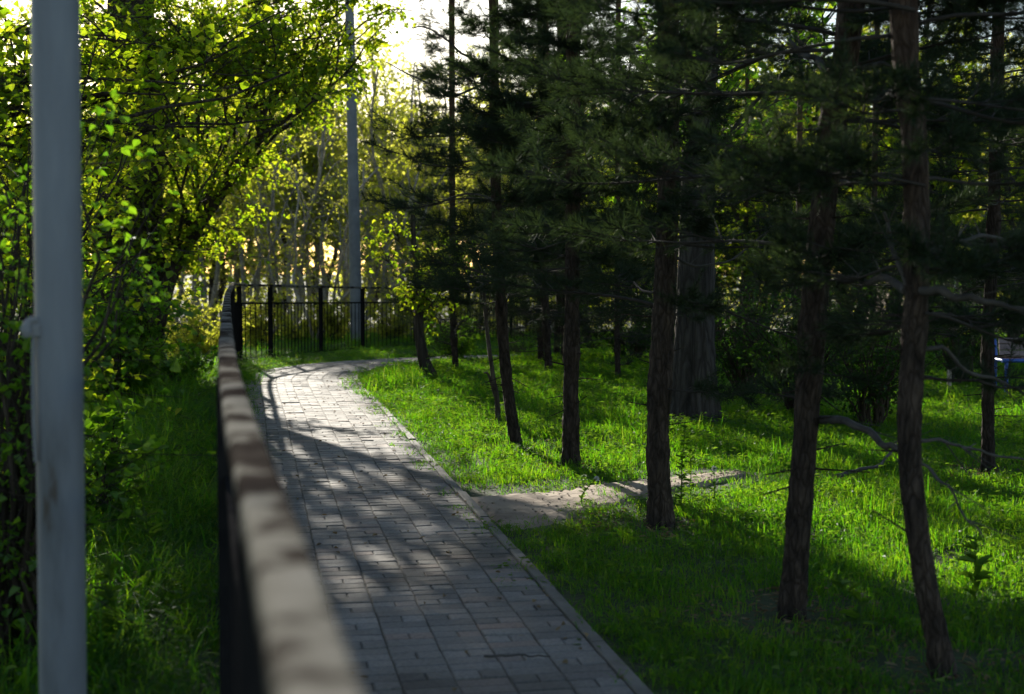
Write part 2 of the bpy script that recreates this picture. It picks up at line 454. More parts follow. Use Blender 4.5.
g = Geo()
nrow = 12; w = np.linspace(0, 1, nrow)[None, :, None]
D3 = DB[:, None] * (1 - w) + DT[:, None] * w
dz = terr(D3[..., 0], D3[..., 1]) + bumps(D3[..., 0], D3[..., 1]) * sstep(.9, 1.8, np.minimum.reduce([np.hypot(D3[..., 0] - a, D3[..., 1] - b) for a, b in INNER[::25] + _nl[::25] * .7]))
rim = np.minimum(np.minimum(np.linspace(0, 1, nrow), 1 - np.linspace(0, 1, nrow))[None] * 6, np.minimum(np.arange(90), 3 * (89 - np.arange(90)))[:, None] / 6.)
dz += -.03 + .052 * np.clip(rim, 0, 1) + rng.normal(0, .003, dz.shape)
V = np.concatenate([D3, dz[..., None]], -1).reshape(-1, 3)
k = np.arange(89)[:, None] * nrow + np.arange(nrow - 1)[None]
g.add(V, np.stack([k, k + nrow, k + nrow + 1, k + 1], -1).reshape(-1, 4))
tag(g.obj('dirt_path', M['dirt']), kind='structure')


g = Geo()          # pebbles and clods on the trodden earth
np_ = 420; ti = rng.integers(2, 86, np_); tw_ = rng.random(np_)
pc = DB[ti] * (1 - tw_[:, None]) + DT[ti] * tw_[:, None]; pz = dz[ti, np.clip((tw_ * 11).astype(int), 0, 11)]
pr = .004 + .012 * rng.random(np_) ** 3
oc = np.array([[1, 0, 0], [-1, 0, 0], [0, 1, 0], [0, -1, 0], [0, 0, 1], [0, 0, -1]], float)
PV = np.column_stack([pc, pz + pr * .3])[:, None] + oc[None] * pr[:, None, None] * rng.uniform(.6, 1.3, (np_, 6, 1)) * np.array([1, 1, .6])
of = np.array([[0, 2, 4], [2, 1, 4], [1, 3, 4], [3, 0, 4], [2, 0, 5], [1, 2, 5], [3, 1, 5], [0, 3, 5]])
g.add(PV.reshape(-1, 3), (np.arange(np_)[:, None, None] * 6 + of[None]).reshape(-1, 3), 0, True)
tag(g.obj('gravel', M['dirt']), kind='stuff')


def ground_z(x, y):
    d = np.minimum.reduce([np.hypot(x - a, y - b) for a, b in INNER[::25] + _nl[::25] * .7])
    return terr(x, y) + bumps(x, y) * sstep(.9, 1.8, d)


# ------------------------------------------------------------------ grass (stuff): small clumps scattered with geometry nodes
def blade_geo(g, c, L, wd, lean, az, m=0):
    n = len(c); up = np.array([0, 0, 1.])
    o = np.stack([np.cos(az), np.sin(az), 0 * az], 1); s = np.stack([-np.sin(az + .6), np.cos(az + .6), 0 * az], 1)
    L = L[:, None]; wd = wd[:, None]; lean = lean[:, None]
    p1 = c + up * L * .45 + o * L * lean * .15; p2 = c + up * L * (.82 - .12 * lean) + o * L * lean * .5; p3 = c + up * L * (1 - .38 * lean) + o * L * lean
    V = np.stack([c - s * wd, c + s * wd, p1 - s * wd * .85, p1 + s * wd * .85, p2 - s * wd * .55, p2 + s * wd * .55, p3], 1)
    base = np.arange(n)[:, None, None] * 7
    g.add(V.reshape(-1, 3), (base + np.array([[0, 1, 3, 2], [2, 3, 5, 4]])[None]).reshape(-1, 4), m, False)
    # tips as triangles share island with own verts
    W = np.stack([p2 - s * wd * .55, p2 + s * wd * .55, p3], 1)
    g.add(W.reshape(-1, 3), (np.arange(n)[:, None] * 3 + np.arange(3)[None]), m, False)


def clump(name, n, rad, L0, L1, w, lean, broad=0):
    g = Geo()
    r = rad * np.sqrt(rng.random(n)); th = rng.random(n) * 6.283
    c = np.stack([r * np.cos(th), r * np.sin(th), np.full(n, -.02)], 1)
    blade_geo(g, c, L0 + (L1 - L0) * rng.random(n) ** 1.5, w * (.6 + .8 * rng.random(n)), lean * rng.random(n) * 1.4, rng.random(n) * 6.283)
    if broad:
        r = rad * .7 * np.sqrt(rng.random(broad)); th = rng.random(broad) * 6.283
        h = L0 + (L1 - L0) * rng.random(broad)
        c = np.stack([r * np.cos(th), r * np.sin(th), h * .9], 1)
        td = np.stack([np.cos(th), np.sin(th), -.2 + .5 * rng.random(broad)], 1)
        leaves(g, c, td, np.tile([0, 0, 1.], (broad, 1)) + rng.normal(0, .3, (broad, 3)), .02 + .03 * rng.random(broad), .014 + .018 * rng.random(broad), 1)
    return bpy.data.objects.new(name, g.mesh(name, [M['grass'], M['weed']]))


def clump_set(cname, specs):
    c = bpy.data.collections.new(cname)
    for k, s in enumerate(specs): c.objects.link(clump('%s_%02d' % (cname, k), *s))
    return c


def scatter(name, coll, pts, rot, scl, idx):
    me = bpy.data.meshes.new(name); n = len(pts)
    me.vertices.add(n); me.vertices.foreach_set('co', np.asarray(pts, np.float32).ravel())
    for an, ty, arr in (('rot', 'FLOAT_VECTOR', rot), ('scl', 'FLOAT_VECTOR', scl)):
        at = me.attributes.new(an, ty, 'POINT'); at.data.foreach_set('vector', np.asarray(arr, np.float32).ravel())
    at = me.attributes.new('idx', 'INT', 'POINT'); at.data.foreach_set('value', np.asarray(idx, np.int32))
    o = bpy.data.objects.new(name, me); COL.objects.link(o)
    ng = bpy.data.node_groups.new(name, 'GeometryNodeTree')
    ng.interface.new_socket('Geometry', in_out='INPUT', socket_type='NodeSocketGeometry')
    ng.interface.new_socket('Geometry', in_out='OUTPUT', socket_type='NodeSocketGeometry')
    gi = ng.nodes.new('NodeGroupInput'); go = ng.nodes.new('NodeGroupOutput')
    ci = ng.nodes.new('GeometryNodeCollectionInfo'); ci.inputs['Collection'].default_value = coll
    ci.inputs['Separate Children'].default_value = True; ci.inputs['Reset Children'].default_value = True
    ip = ng.nodes.new('GeometryNodeInstanceOnPoints'); ip.inputs['Pick Instance'].default_value = True

    def na(nm, ty):
        q = ng.nodes.new('GeometryNodeInputNamedAttribute'); q.data_type = ty; q.inputs['Name'].default_value = nm
        return q.outputs[0]
    er = ng.nodes.new('FunctionNodeEulerToRotation')
    ng.links.new(na('rot', 'FLOAT_VECTOR'), er.inputs[0])
    ng.links.new(gi.outputs[0], ip.inputs['Points']); ng.links.new(ci.outputs[0], ip.inputs['Instance'])
    ng.links.new(na('idx', 'INT'), ip.inputs['Instance Index']); ng.links.new(er.outputs[0], ip.inputs['Rotation'])
    ng.links.new(na('scl', 'FLOAT_VECTOR'), ip.inputs['Scale'])
    ng.links.new(ip.outputs[0], go.inputs[0])
    md = o.modifiers.new('scatter', 'NODES'); md.node_group = ng
    return tag(o, kind='stuff')


def patch(x, y, f=1.0, s=0.):
    return .5 + .25 * (np.sin(1.1 * f * x + .5 * f * y + s) + np.sin(.7 * f * y - 1.3 * f * x + 2 + s) * np.cos(1.9 * f * x + s)) + .12 * np.sin(3.3 * f * x + s) * np.sin(2.9 * f * y)


lawn = clump_set('lawn_clump', [(90, .15, .04, .12, .0024, 1.0), (80, .15, .05, .14, .0026, 1.2), (80, .17, .04, .10, .0022, .9, 5),
                                (45, .14, .08, .20, .003, 1.1), (55, .16, .05, .11, .0024, 1.0, 14), (28, .10, .12, .30, .0032, .7, 4)])
tallg = clump_set('tall_clump', [(60, .14, .15, .45, .0035, .9), (50, .15, .20, .55, .004, 1.), (40, .14, .15, .40, .0035, .8, 18), (30, .15, .12, .30, .004, .7, 34)])

n = 62000
x = rng.uniform(-9, 15, n); y = rng.uniform(3.2, 40, n)
d = np.hypot(x, y)
vis = np.abs(x) < (y * .40 + 1.8)
keep = vis & (rng.random(n) < np.clip((9.5 / d) ** .9, .2, 1.))
x, y, d = x[keep], y[keep], d[keep]
onp = inside(PATH_POLY, x, y) | inside(np.vstack([(INNER - _nl * .10)[::6], INNER[::6][::-1]]), x, y)
onp &= ~((np.minimum.reduce([np.hypot(x - a, y - b) for a, b in INNER[::4]]) < .085) & (rng.random(len(x)) < .5))
dirt = inside(DIRT_POLY, x, y)
dx = fence_x(y) - x
pt = patch(x, y)
right = (dx < -.02) & ~onp
edge = np.minimum.reduce([np.hypot(x - a, y - b) for a, b in INNER[::12]])
thin = (rng.random(len(x)) < .55 + .45 * sstep(.0, .4, edge + (pt - .5) * .4)) & (~dirt | (rng.random(len(x)) < .05))
near_dirt = np.minimum.reduce([np.hypot(x - a, y - b) for a, b in np.vstack([DT, DB])[::4]])
thin &= rng.random(len(x)) < .5 + .5 * sstep(0, .35, near_dirt)
thin |= dirt & (near_dirt < .16) & (rng.random(len(x)) < .45)
TRUNKS = [G(*q)[:2] for q in ((516, 446), (571, 466), (661, 526), (791, 617), (945, 677), (988, 472), (693, 421))]
near_tree = np.minimum.reduce([np.hypot(x - a, y - b) for a, b in TRUNKS])
thin &= rng.random(len(x)) < .25 + .75 * sstep(.12, .5, near_tree)
thin &= rng.random(len(x)) < .85 + .15 * sstep(.18, .42, patch(x, y, 1.7, 9))
k = right & thin
gx, gy, gp, gd = x[k], y[k], pt[k], d[k]
nn = len(gx)
hs = .60 + .42 * np.clip(gp, 0, 1) + .25 * rng.random(nn); hs *= .5 + .5 * sstep(.05, .6, np.minimum(edge, near_dirt)[k]) * (.6 + .4 * sstep(.1, .5, near_tree[k]))
idx = np.where(gp + rng.normal(0, .2, nn) > .98, rng.choice([3, 5, 3, 4], nn), rng.choice([0, 1, 2, 0, 1, 4], nn))
hs *= np.where((gy > 21) & (fence_x(gy) > gx - 2.6), .55, 1.)
ws = 1 + np.clip((gd - 9) / 14, 0, 1.4)
scatter('grass', lawn, np.stack([gx, gy, ground_z(gx, gy)], 1), np.stack([rng.normal(0, .12, nn), rng.normal(0, .12, nn), rng.random(nn) * 6.283], 1),
        np.stack([ws, ws, hs * (1 + .15 * (ws - 1))], 1), idx)
k = (dx > .06) & (rng.random(len(x)) < .75)
gx, gy = x[k], y[k]; nn = len(gx)
hs = (.45 + .45 * patch(gx, gy, 1.3, 4) + .2 * rng.random(nn)) * (.55 + .45 * sstep(.05, .8, dx[k]))
hs *= np.where(gy > 21.5, .55, 1.)
ws = 1 + np.clip((gy - 9) / 14, 0, 1.2)
scatter('grass', tallg, np.stack([gx, gy, terr(gx, gy)], 1), np.stack([rng.normal(0, .15, nn), rng.normal(0, .15, nn), rng.random(nn) * 6.283], 1),
        np.stack([ws, ws, hs], 1), rng.choice([0, 1, 0, 1, 2, 3], nn))

# fallen twigs and leaves on the path edge
g = Geo()
nl = 260
s = rng.uniform(2, 24, nl); t = np.where(rng.random(nl) < .7, PW * rng.random(nl) ** 2.2, PW * rng.random(nl))
xy = path_pt(s, t); c = np.column_stack([xy, terr(3, xy[:, 1]) + .026])
leaves(g, c, rdir(nl, rng, .1), np.tile([0, 0, 1.], (nl, 1)) + rng.normal(0, .25, (nl, 3)), .02 + .025 * rng.random(nl), .012 + .015 * rng.random(nl))
for a_, b_ in TRUNKS:
    m_ = 260; r_ = .08 + .5 * rng.random(m_) ** .8; th = rng.random(m_) * 6.283
    lx = a_ + r_ * np.cos(th); ly = b_ + r_ * np.sin(th)
    c = np.column_stack([lx, ly, ground_z(lx, ly) + .008 + .02 * rng.random(m_)])
    leaves(g, c, rdir(m_, rng, .15), np.tile([0, 0, 1.], (m_, 1)) + rng.normal(0, .3, (m_, 3)), .03 + .035 * rng.random(m_), .006 + .012 * rng.random(m_))
tag(g.obj('leaf_litter', M['litter']), kind='stuff')

# ------------------------------------------------------------------ the fence
FP = smooth_poly([(.25, -1), (.07, 0), (-.177, 1.15), (-.555, 2.85), (-1.005, 5), (-2.005, 10), (-2.99, 15), (-3.93, 20), (-4.40, 22.5), (-4.55, 23.9), (-4.25, 25), (-3.7, 27.5), (-3.1, 29.5), (-2.2, 31.5),
                  (-.8, 34), (.73, 37), (3, 39), (6, 40.5), (10, 42)], 900)
FA = np.concatenate([[0], np.cumsum(np.linalg.norm(np.diff(FP, axis=0), axis=1))])


def fpt(s): return np.stack([np.interp(s, FA, FP[:, 0]), np.interp(s, FA, FP[:, 1])], -1)


def fz(xy): return terr(5, xy[..., 1]) + .0


def s_at(y): return float(np.interp(y, FP[:, 1], FA))


fence = empty('metal_fence', (0, 0, 0), 'black metal fence with grey handrail along the left of the brick path', 'fence')
HR = 1.33


def rail(name, z, hw, hh, m, s0, s1, n, bev):
    g = Geo(); ss = np.linspace(s0, s1, n); xy = fpt(ss); t = norm(np.gradient(xy, axis=0)); nn_ = np.stack([-t[:, 1], t[:, 0]], 1)
    ring = []
    for a_, b_ in ((-hw, -hh), (-hw, hh - bev), (-hw + bev * .4, hh - bev * .35), (-hw + bev, hh), (hw - bev, hh), (hw - bev * .4, hh - bev * .35), (hw, hh - bev), (hw, -hh)):
        ring.append(np.column_stack([xy + nn_ * a_, fz(xy) + z + b_]))
    V = np.stack(ring, 1).reshape(-1, 3); k = np.arange(n - 1)[:, None] * 8; j = np.arange(8)[None]
    g.add(V, np.stack([k + j, k + (j + 1) % 8, k + 8 + (j + 1) % 8, k + 8 + j], -1).reshape(-1, 4), 0, True)
    return g.obj(name, m, fence)


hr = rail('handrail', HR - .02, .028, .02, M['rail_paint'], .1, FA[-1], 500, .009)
hr['label'] = 'grey handrail with dappled leaf shade painted into its colour'
rail('rail', 1.0, .012, .015, M['black_paint'], .1, FA[-1], 400, .003)
rail('rail', .06, .012, .015, M['black_paint'], .1, FA[-1], 400, .003)
post_s = [.35 + 2.36 * k for k in range(10)] + [s_at(y_) for y_ in (23.75, 25.0, 27.5, 29.5)]
while post_s[-1] < FA[-1] - 2.4: post_s.append(post_s[-1] + 2.3)
post_s = sorted(post_s)
pp = [post_s[0]]
for s_ in post_s[1:]:
    if s_ - pp[-1] > .8: pp.append(s_)
post_s = pp
for s_ in post_s:
    xy = fpt(np.array([s_ - .02, s_, s_ + .02])); t = norm(xy[2] - xy[0]); c = xy[1]; z0 = float(fz(c))
    ax = [[t[0], t[1], 0], [-t[1], t[0], 0], [0, 0, 1]]
    g = Geo(); hb = HR - .043
    box(g, (c[0], c[1], z0 + hb / 2 - .1), (.034, .034, hb / 2 + .1), ax, 0, .004)
    box(g, (c[0], c[1], z0 + .01), (.07, .07, .012), ax, 0, .003)
    g.obj('post', M['black_paint'], fence)
for a_, b_ in zip(post_s[:-1], post_s[1:]):
    g = Geo(); nbar = max(3, int((b_ - a_) / .165))
    for s_ in np.linspace(a_, b_, nbar + 1)[1:-1]:
        c = fpt(s_); z0 = float(fz(c))
        tube(g, [(c[0], c[1], z0 + .05), (c[0], c[1], z0 + 1.0)], .0095, 6, cap=False)
    g.obj('bar_panel', M['black_paint'], fence)

# ------------------------------------------------------------------ poles
b0 = P(63, 690, 3.7); t0 = P(55, 0, 3.7); dirp = (t0 - b0) / (t0[2] - b0[2])
base = b0 - dirp * (b0[2] - float(terr(b0[0], b0[1])))
pole = empty('steel_pole', base, 'pale blue-grey steel pole standing left of the handrail, nearest the camera', 'pole')
g = Geo(); zz = np.linspace(-.1, 5.2, 40)
tube(g, dirp[None] * zz[:, None], .0605, 28)
g.obj('shaft', M['pole_paint'], pole)
hc = (P(38, 328, 3.68) - base)
g = Geo()
tube(g, smooth_poly([hc + (-.014, -.03, -.02), hc + (-.018, -.034, .005), hc + (-.006, -.03, .022), hc + (.012, -.02, .016)], 8), [.013, .017, .016, .012, .01, .01, .009, .008], 8)
box(g, hc + (.004, -.016, -.005), (.014, .02, .018), None, 0, .004)
g.obj('clip', M['concrete'], pole)
g = Geo()
zc = np.linspace(0, -.33, 10)
tube(g, np.stack([hc[0] - .002 + .004 * np.sin(zc * 9), np.full(10, hc[1] - .028), hc[2] - .015 + zc], 1), .0055, 7)
g.obj('cable', M['concrete'], pole)
c0 = P(357, 345, 32.5); z0 = float(terr(c0[0], c0[1])); lamp = empty('concrete_post', (c0[0], c0[1], z0), 'tall grey concrete lamp post rising behind the bend of the fence', 'lamp post')
g = Geo(); zz = np.linspace(-.2, 8.5, 14)
tube(g, np.stack([-.016 * zz, 0 * zz, zz], 1), np.linspace(.145, .10, 14), 14)
g.obj('shaft', M['concrete'], lamp)
g = Geo(); tube(g, smooth_poly([(-.136, 0, 8.3), (-.15, -.1, 8.9), (-.2, -.6, 9.3), (-.2, -1.3, 9.35)], 14), .03, 8); g.obj('arm', M['concrete'], lamp)
g = Geo(); box(g, (-.2, -1.55, 9.33), (.12, .28, .05), None, 0, .03); g.obj('lamp_head', M['concrete'], lamp)


# ------------------------------------------------------------------ trees
def trunk_poly(base, pts_px, d, top_z, n=26, lean=None):
    """polyline from base through picture heights at a steady distance, carried on up to top_z (relative to base)"""
    p = [np.zeros(3)]
    for px, py in pts_px: p.append(P(px, py, d) - base)
    if p[-1][2] < top_z:
        v = (p[-1] - p[-2]) / max(.1, p[-1][2] - p[-2][2])
        q = p[-1].copy(); h = top_z - q[2]
        p.append(q + np.array([v[0] * h * .25, v[1] * h * .25, h * .5])); p.append(q + np.array([v[0] * h * .3, v[1] * h * .3, h]))
    return smooth_poly(p, n)


def at_h(poly, z):
    return np.stack([np.interp(z, poly[:, 2], poly[:, k]) for k in range(3)], -1)


def trunk_mesh(g, poly, r0, r1, sides=18, bark=.03, ridges=0, flare=.35, knots=0, rg=None):
    n = len(poly) * 3
    q = smooth_poly(poly, n); h = q[:, 2] - q[0, 2]
    r = r0 + (r1 - r0) * (h / h[-1]) ** .9
    r = r * (1 + flare * np.exp(-h / (r0 * 2.2)))
    if knots:
        for _ in range(knots):
            hk = rng.uniform(.25, 4.); r = r * (1 + rng.uniform(.04, .16) * np.exp(-((h - hk) / .05) ** 2))
    q[0, 2] -= .12
    tube(g, q, r, sides, 0, bark, ridges, rg)


def needles_at(g, p0, p1, rg, per, L, w, m=1):
    """bottle-brush shoots from p0 to p1"""
    n = len(p0)
    ax = p1 - p0; axn = norm(ax)
    k = np.repeat(np.arange(n), per)
    u = rg.random(n * per) ** .8
    c = p0[k] + ax[k] * u[:, None]
    rd = rdir(n * per, rg); rd = rd - axn[k] * np.sum(rd * axn[k], 1)[:, None]
    dr = norm(norm(rd) * .9 + axn[k] * (.55 + .9 * u[:, None] ** 3) + np.array([0, 0, .12]))
    Ln = L * (.7 + .5 * rg.random(n * per))
    s = norm(np.cross(dr, rdir(n * per, rg))) * w
    V = np.stack([c - s, c + s, c + dr * Ln[:, None]], 1)
    g.add(V.reshape(-1, 3), np.arange(n * per * 3).reshape(-1, 3), m, False)


def pine_crown(g, poly, rg, z0, ztop, Lmax, whorl=.27, nb=7, dens=1., view_gap=None, fine_top=5.2, per=90, droop=.25, low=True):
    z = z0 - (.55 if low else 0); d0 = dens
    while z < ztop - .2:
        dens = d0 if z > z0 else .22
        fr = max(0, z - z0) / (ztop - z0)
        Lb = Lmax * (1 - .75 * fr ** 1.1) * (.85 if z > z0 else .5)
        fine = z < fine_top
        for b in range(nb):
            az = rg.random() * 6.283
            if rg.random() > dens: continue
            L = Lb * rg.uniform(.55, 1.1)
            if view_gap is not None:                # shorter boughs on the side facing the camera
                cz = math.cos(az - view_gap)
                if cz > .3: L *= 1 - .6 * cz
            st = at_h(poly, z + rg.uniform(-.08, .08))
            o = np.array([math.cos(az), math.sin(az), 0])
            sd = np.array([-o[1], o[0], 0])
            rise = rg.uniform(-.10, .25) + .3 * fr
            t = np.linspace(0, 1, 7)
            ax = st + o * (L * t)[:, None] + np.array([0, 0, 1]) * (L * (rise * t - droop * t ** 2 + .22 * t ** 4))[:, None] + sd * (L * .08 * np.sin(t * 3 + rg.random() * 6))[:, None]
            ax[1:] += np.cumsum(rg.normal(0, .018 * L, (6, 3)), 0)
            tube(g, smooth_poly(ax, 13), np.linspace(.004 + .005 * L, .0025, 13), 5, 0, .08, cap=False)
            ns = max(5, int(L * (15 if fine else 8)))
            tt = rg.uniform(.28, 1., ns); a0 = np.stack([np.interp(tt, t, ax[:, k]) for k in range(3)], -1)
            sg = np.where(rg.random(ns) < .5, -1., 1.)
            tw = norm(sd[None] * sg[:, None] * rg.uniform(.5, 1., ns)[:, None] + o[None] * rg.uniform(.3, .9, ns)[:, None] + np.array([0, 0, 1.]) * rg.uniform(-.15, .4, ns)[:, None])
            tl_ = L * rg.uniform(.14, .34, ns) * (1.15 - .6 * tt) + .10
            a1 = a0 + tw * tl_[:, None]
            sticks(g, a0, a1, .004, .002, 0)
            P0 = [a0 + (a1 - a0) * .35, ax[5:6], ax[4:5] + (ax[5:6] - ax[4:5]) * .3]; P1 = [a1, ax[6:7] + o * .06, ax[5:6]]
            for _ in range(2):
                u = rg.uniform(.35, .95, ns); q0 = a0 + (a1 - a0) * u[:, None]
                dv = norm(tw + rdir(ns, rg) * .75 + np.array([0, 0, .25])); q1 = q0 + dv * rg.uniform(.07, .16, ns)[:, None]
                sticks(g, q0, q1, .003, .0018, 0); P0.append(q0); P1.append(q1)
            P0 = np.concatenate(P0); P1 = np.concatenate(P1)
            if fine: needles_at(g, P0, P1, rg, int(per * .72), .064, .0019)
            else: needles_at(g, P0, P1, rg, per // 3, .08, .0022)
        z += whorl * rg.uniform(.75, 1.25)


def px_branch(root, base, pts, d, r0, r1, name='branch', m=None, label=None, rg=None):
    """a bare bough seen in the photo; pts = (px, py, extra distance)"""
    p = smooth_poly([P(a, b, d + c) - base for a, b, c in pts], 22)
    w_ = np.convolve(np.cumsum(rng.normal(0, .011, 20)), np.ones(3) / 3, 'same'); w2_ = np.cumsum(rng.normal(0, .009, 20))
    p[2:, 2] += w_ - np.linspace(0, 1, 20) * w_[-1]; p[2:, 0] += w2_ * .5; p[2:, 1] += w2_
    g = Geo(); tube(g, p, np.linspace(r0, r1, 22), 8, 0, .06)
    k = rng.integers(5, 20, 5); v = rdir(5, rng) * .12 + norm(p[-1] - p[0]) * .12
    sticks(g, p[k], p[k] + v, .004, .0015)
    o = g.obj(name, m or M['twig'], root)
    if label: o['label'] = label
    return o


def pine(base_px, pts, w_px, label, seed, z0, ztop, Lmax, r_top=.05, base=None, d=None, **kw):
    rg = np.random.default_rng(seed)
    b = G(*base_px) if base is None else base
    d = b[1] if d is None else d
    poly = trunk_poly(b, pts, d, ztop)
    root = empty('pine_tree', b, label, 'pine tree', 'young pine trees on the lawn')
    g = Geo(); trunk_mesh(g, poly, w_px * (.73 if w_px > 27 else .83) * d / FPX / 2, r_top, 26, .05, 11, .38, 12, rg)
    k = rg.integers(6, 40, 16); q = smooth_poly(poly, 78)[k + 4]; v = rdir(16, rg, .4)
    sticks(g, q, q + v * rg.uniform(.12, .3, 16)[:, None], .006, .003)
    g.obj('trunk', M['pine_bark'], root)
    g = Geo(); pine_crown(g, poly, rg, z0, ztop, Lmax, **kw)
    g.obj('crown', [M['pine_twig'], M['needle']], root)
    return root, b, d


p1, b1, d1 = pine((516, 446), [(508, 390), (502, 320), (496, 190), (494, 60)], 13, 'slender pine nearest the brick path, with thin airy boughs', 1, 1.25, 6.5, 1.35, .03, nb=5, dens=.9, per=70, low=False)
p2, b2, d2 = pine((571, 466), [(571, 390), (572, 310), (573, 180), (573, 40)], 18, 'straight pine with a dense dark crown, behind the dirt path', 2, 1.45, 7.5, 1.15, .04, nb=8, whorl=.24, low=False, view_gap=-1.6, per=90)
p3, b3, d3 = pine((661, 526), [(658, 450), (660, 380), (668, 210), (668, 20)], 25, 'pine beside the near edge of the dirt path, lichen on its bark', 3, 1.35, 8, 1.7, .06, nb=5, view_gap=-1.7, per=80)
p4, b4, d4 = pine((791, 617), [(800, 510), (812, 340), (826, 180), (838, 80), (852, 0)], 31, 'stout pine with rough dark trunk leaning slightly right, left of the crooked pine', 4, 1.5, 8.5, 1.8, .06, nb=5, view_gap=-1.7, per=80)
p5, b5, d5 = pine((945, 677), [(922, 560), (909, 440), (916, 300), (915, 150), (903, 0)], 29, 'crooked pine with curved trunk and bare side boughs, nearest the camera', 5, 1.5, 8, 1.6, .055, nb=5, view_gap=-1.7, per=80)
p6, b6, d6 = pine((988, 472), [(988, 400), (988, 330), (993, 240), (996, 120)], 14, 'dark straight pine in front of the blue bench', 6, 1.1, 7, 1.7, .04, nb=5, per=80)

px_branch(p4, b4, [(820, 420, .0), (842, 420, -.1), (868, 430, -.3), (890, 440, -.45), (906, 452, -.6)], d4, .020, .012, label='bare bough reaching right to the next pine')
px_branch(p4, b4, [(834, 78, 0), (822, 62, .1), (806, 48, .2), (790, 40, .3)], d4, .022, .008)
px_branch(p4, b4, [(842, 72, 0), (868, 68, .1), (890, 72, .2), (915, 70, .3)], d4, .014, .006)
px_branch(p5, b5, [(908, 285, 0), (897, 262, .05), (888, 238, .1), (882, 212, .1)], d5, .014, .006)
px_branch(p5, b5, [(914, 248, 0), (935, 243, 0), (955, 239, .1), (985, 238, .2), (1040, 248, .4)], d5, .013, .006)
px_branch(p5, b5, [(912, 291, 0), (940, 287, -.1), (965, 291, -.15), (995, 299, -.2), (1040, 312, -.3)], d5, .020, .008, label='thick grey bough drooping to the right edge')
px_branch(p5, b5, [(906, 290, 0), (885, 284, .2), (868, 283, .4), (845, 285, .6)], d5, .018, .01)
px_branch(p5, b5, [(912, 345, 0), (945, 352, .1), (975, 364, .2), (1005, 376, .3), (1040, 392, .4)], d5, .010, .005)
px_branch(p5, b5, [(912, 438, 0), (945, 441, .1), (980, 446, .2), (1035, 460, .3)], d5, .008, .004)
px_branch(p5, b5, [(915, 460, 0), (945, 482, -.1), (962, 505, -.2), (985, 535, -.3)], d5, .007, .003)
px_branch(p3, b3, [(668, 178, 0), (695, 174, -.2), (720, 178, -.4), (752, 190, -.5), (778, 186, -.6)], d3, .018, .006, label='pale bare bough pointing right')
px_branch(p3, b3, [(662, 226, 0), (650, 222, -.1), (640, 230, -.2), (618, 222, -.3)], d3, .010, .005)
px_branch(p3, b3, [(664, 250, 0), (700, 262, .2), (740, 250, .4), (775, 225, .6)], d3, .010, .004)
px_branch(p1, b1, [(494, 100, 0), (470, 60, -.2), (445, 42, -.4), (412, 28, -.6)], d1, .014, .006)
px_branch(p1, b1, [(495, 80, 0), (452, 94, .2), (420, 80, .5), (385, 62, .8)], d1, .012, .005)
px_branch(p1, b1, [(499, 200, 0), (470, 190, .2), (430, 205, .4), (405, 190, .6)], d1, .010, .005)

# lichen flecks on the near pine: broken bark plates catching light belong to its trunk
bk = copies = None
protoA, bA, dA = pine((549, 370), [(547, 340), (545, 300), (545, 200)], 8, 'dark pine in the small cluster standing before the far fence', 21, .9, 7.5, 1.5, .05, nb=6, per=34, fine_top=20)
protoA['group'] = 'far pines before the fence'
for bp_, sc_, rz, lab in (((541, 363), .95, 1.2, 'dark pine in the small cluster standing before the far fence'), ((556, 358), 1.05, 2.6, 'dark pine in the small cluster standing before the far fence'),
                     ((563, 362), .9, 4., 'dark pine in the small cluster standing before the far fence'), ((618, 380), .7, 5., 'short dark pine seen between the straight pine and the broad trunk'),
                     ((456, 372), .85, .5, 'small dark pine standing right of the leaning leafy tree'), ((742, 352), .9, 3.3, 'dark pine on the lawn behind the broad furrowed trunk'),
                     ((870, 366), .85, 1.9, 'dark pine on the far lawn seen between the two nearest pines'), ((800, 372), .75, 5.6, 'dark pine on the far lawn hidden behind the stout pine'), ((1030, 360), 1., .9, 'dark pine behind the blue bench at the right edge')):
    dup(protoA, G(*bp_), rz, sc_, lab)


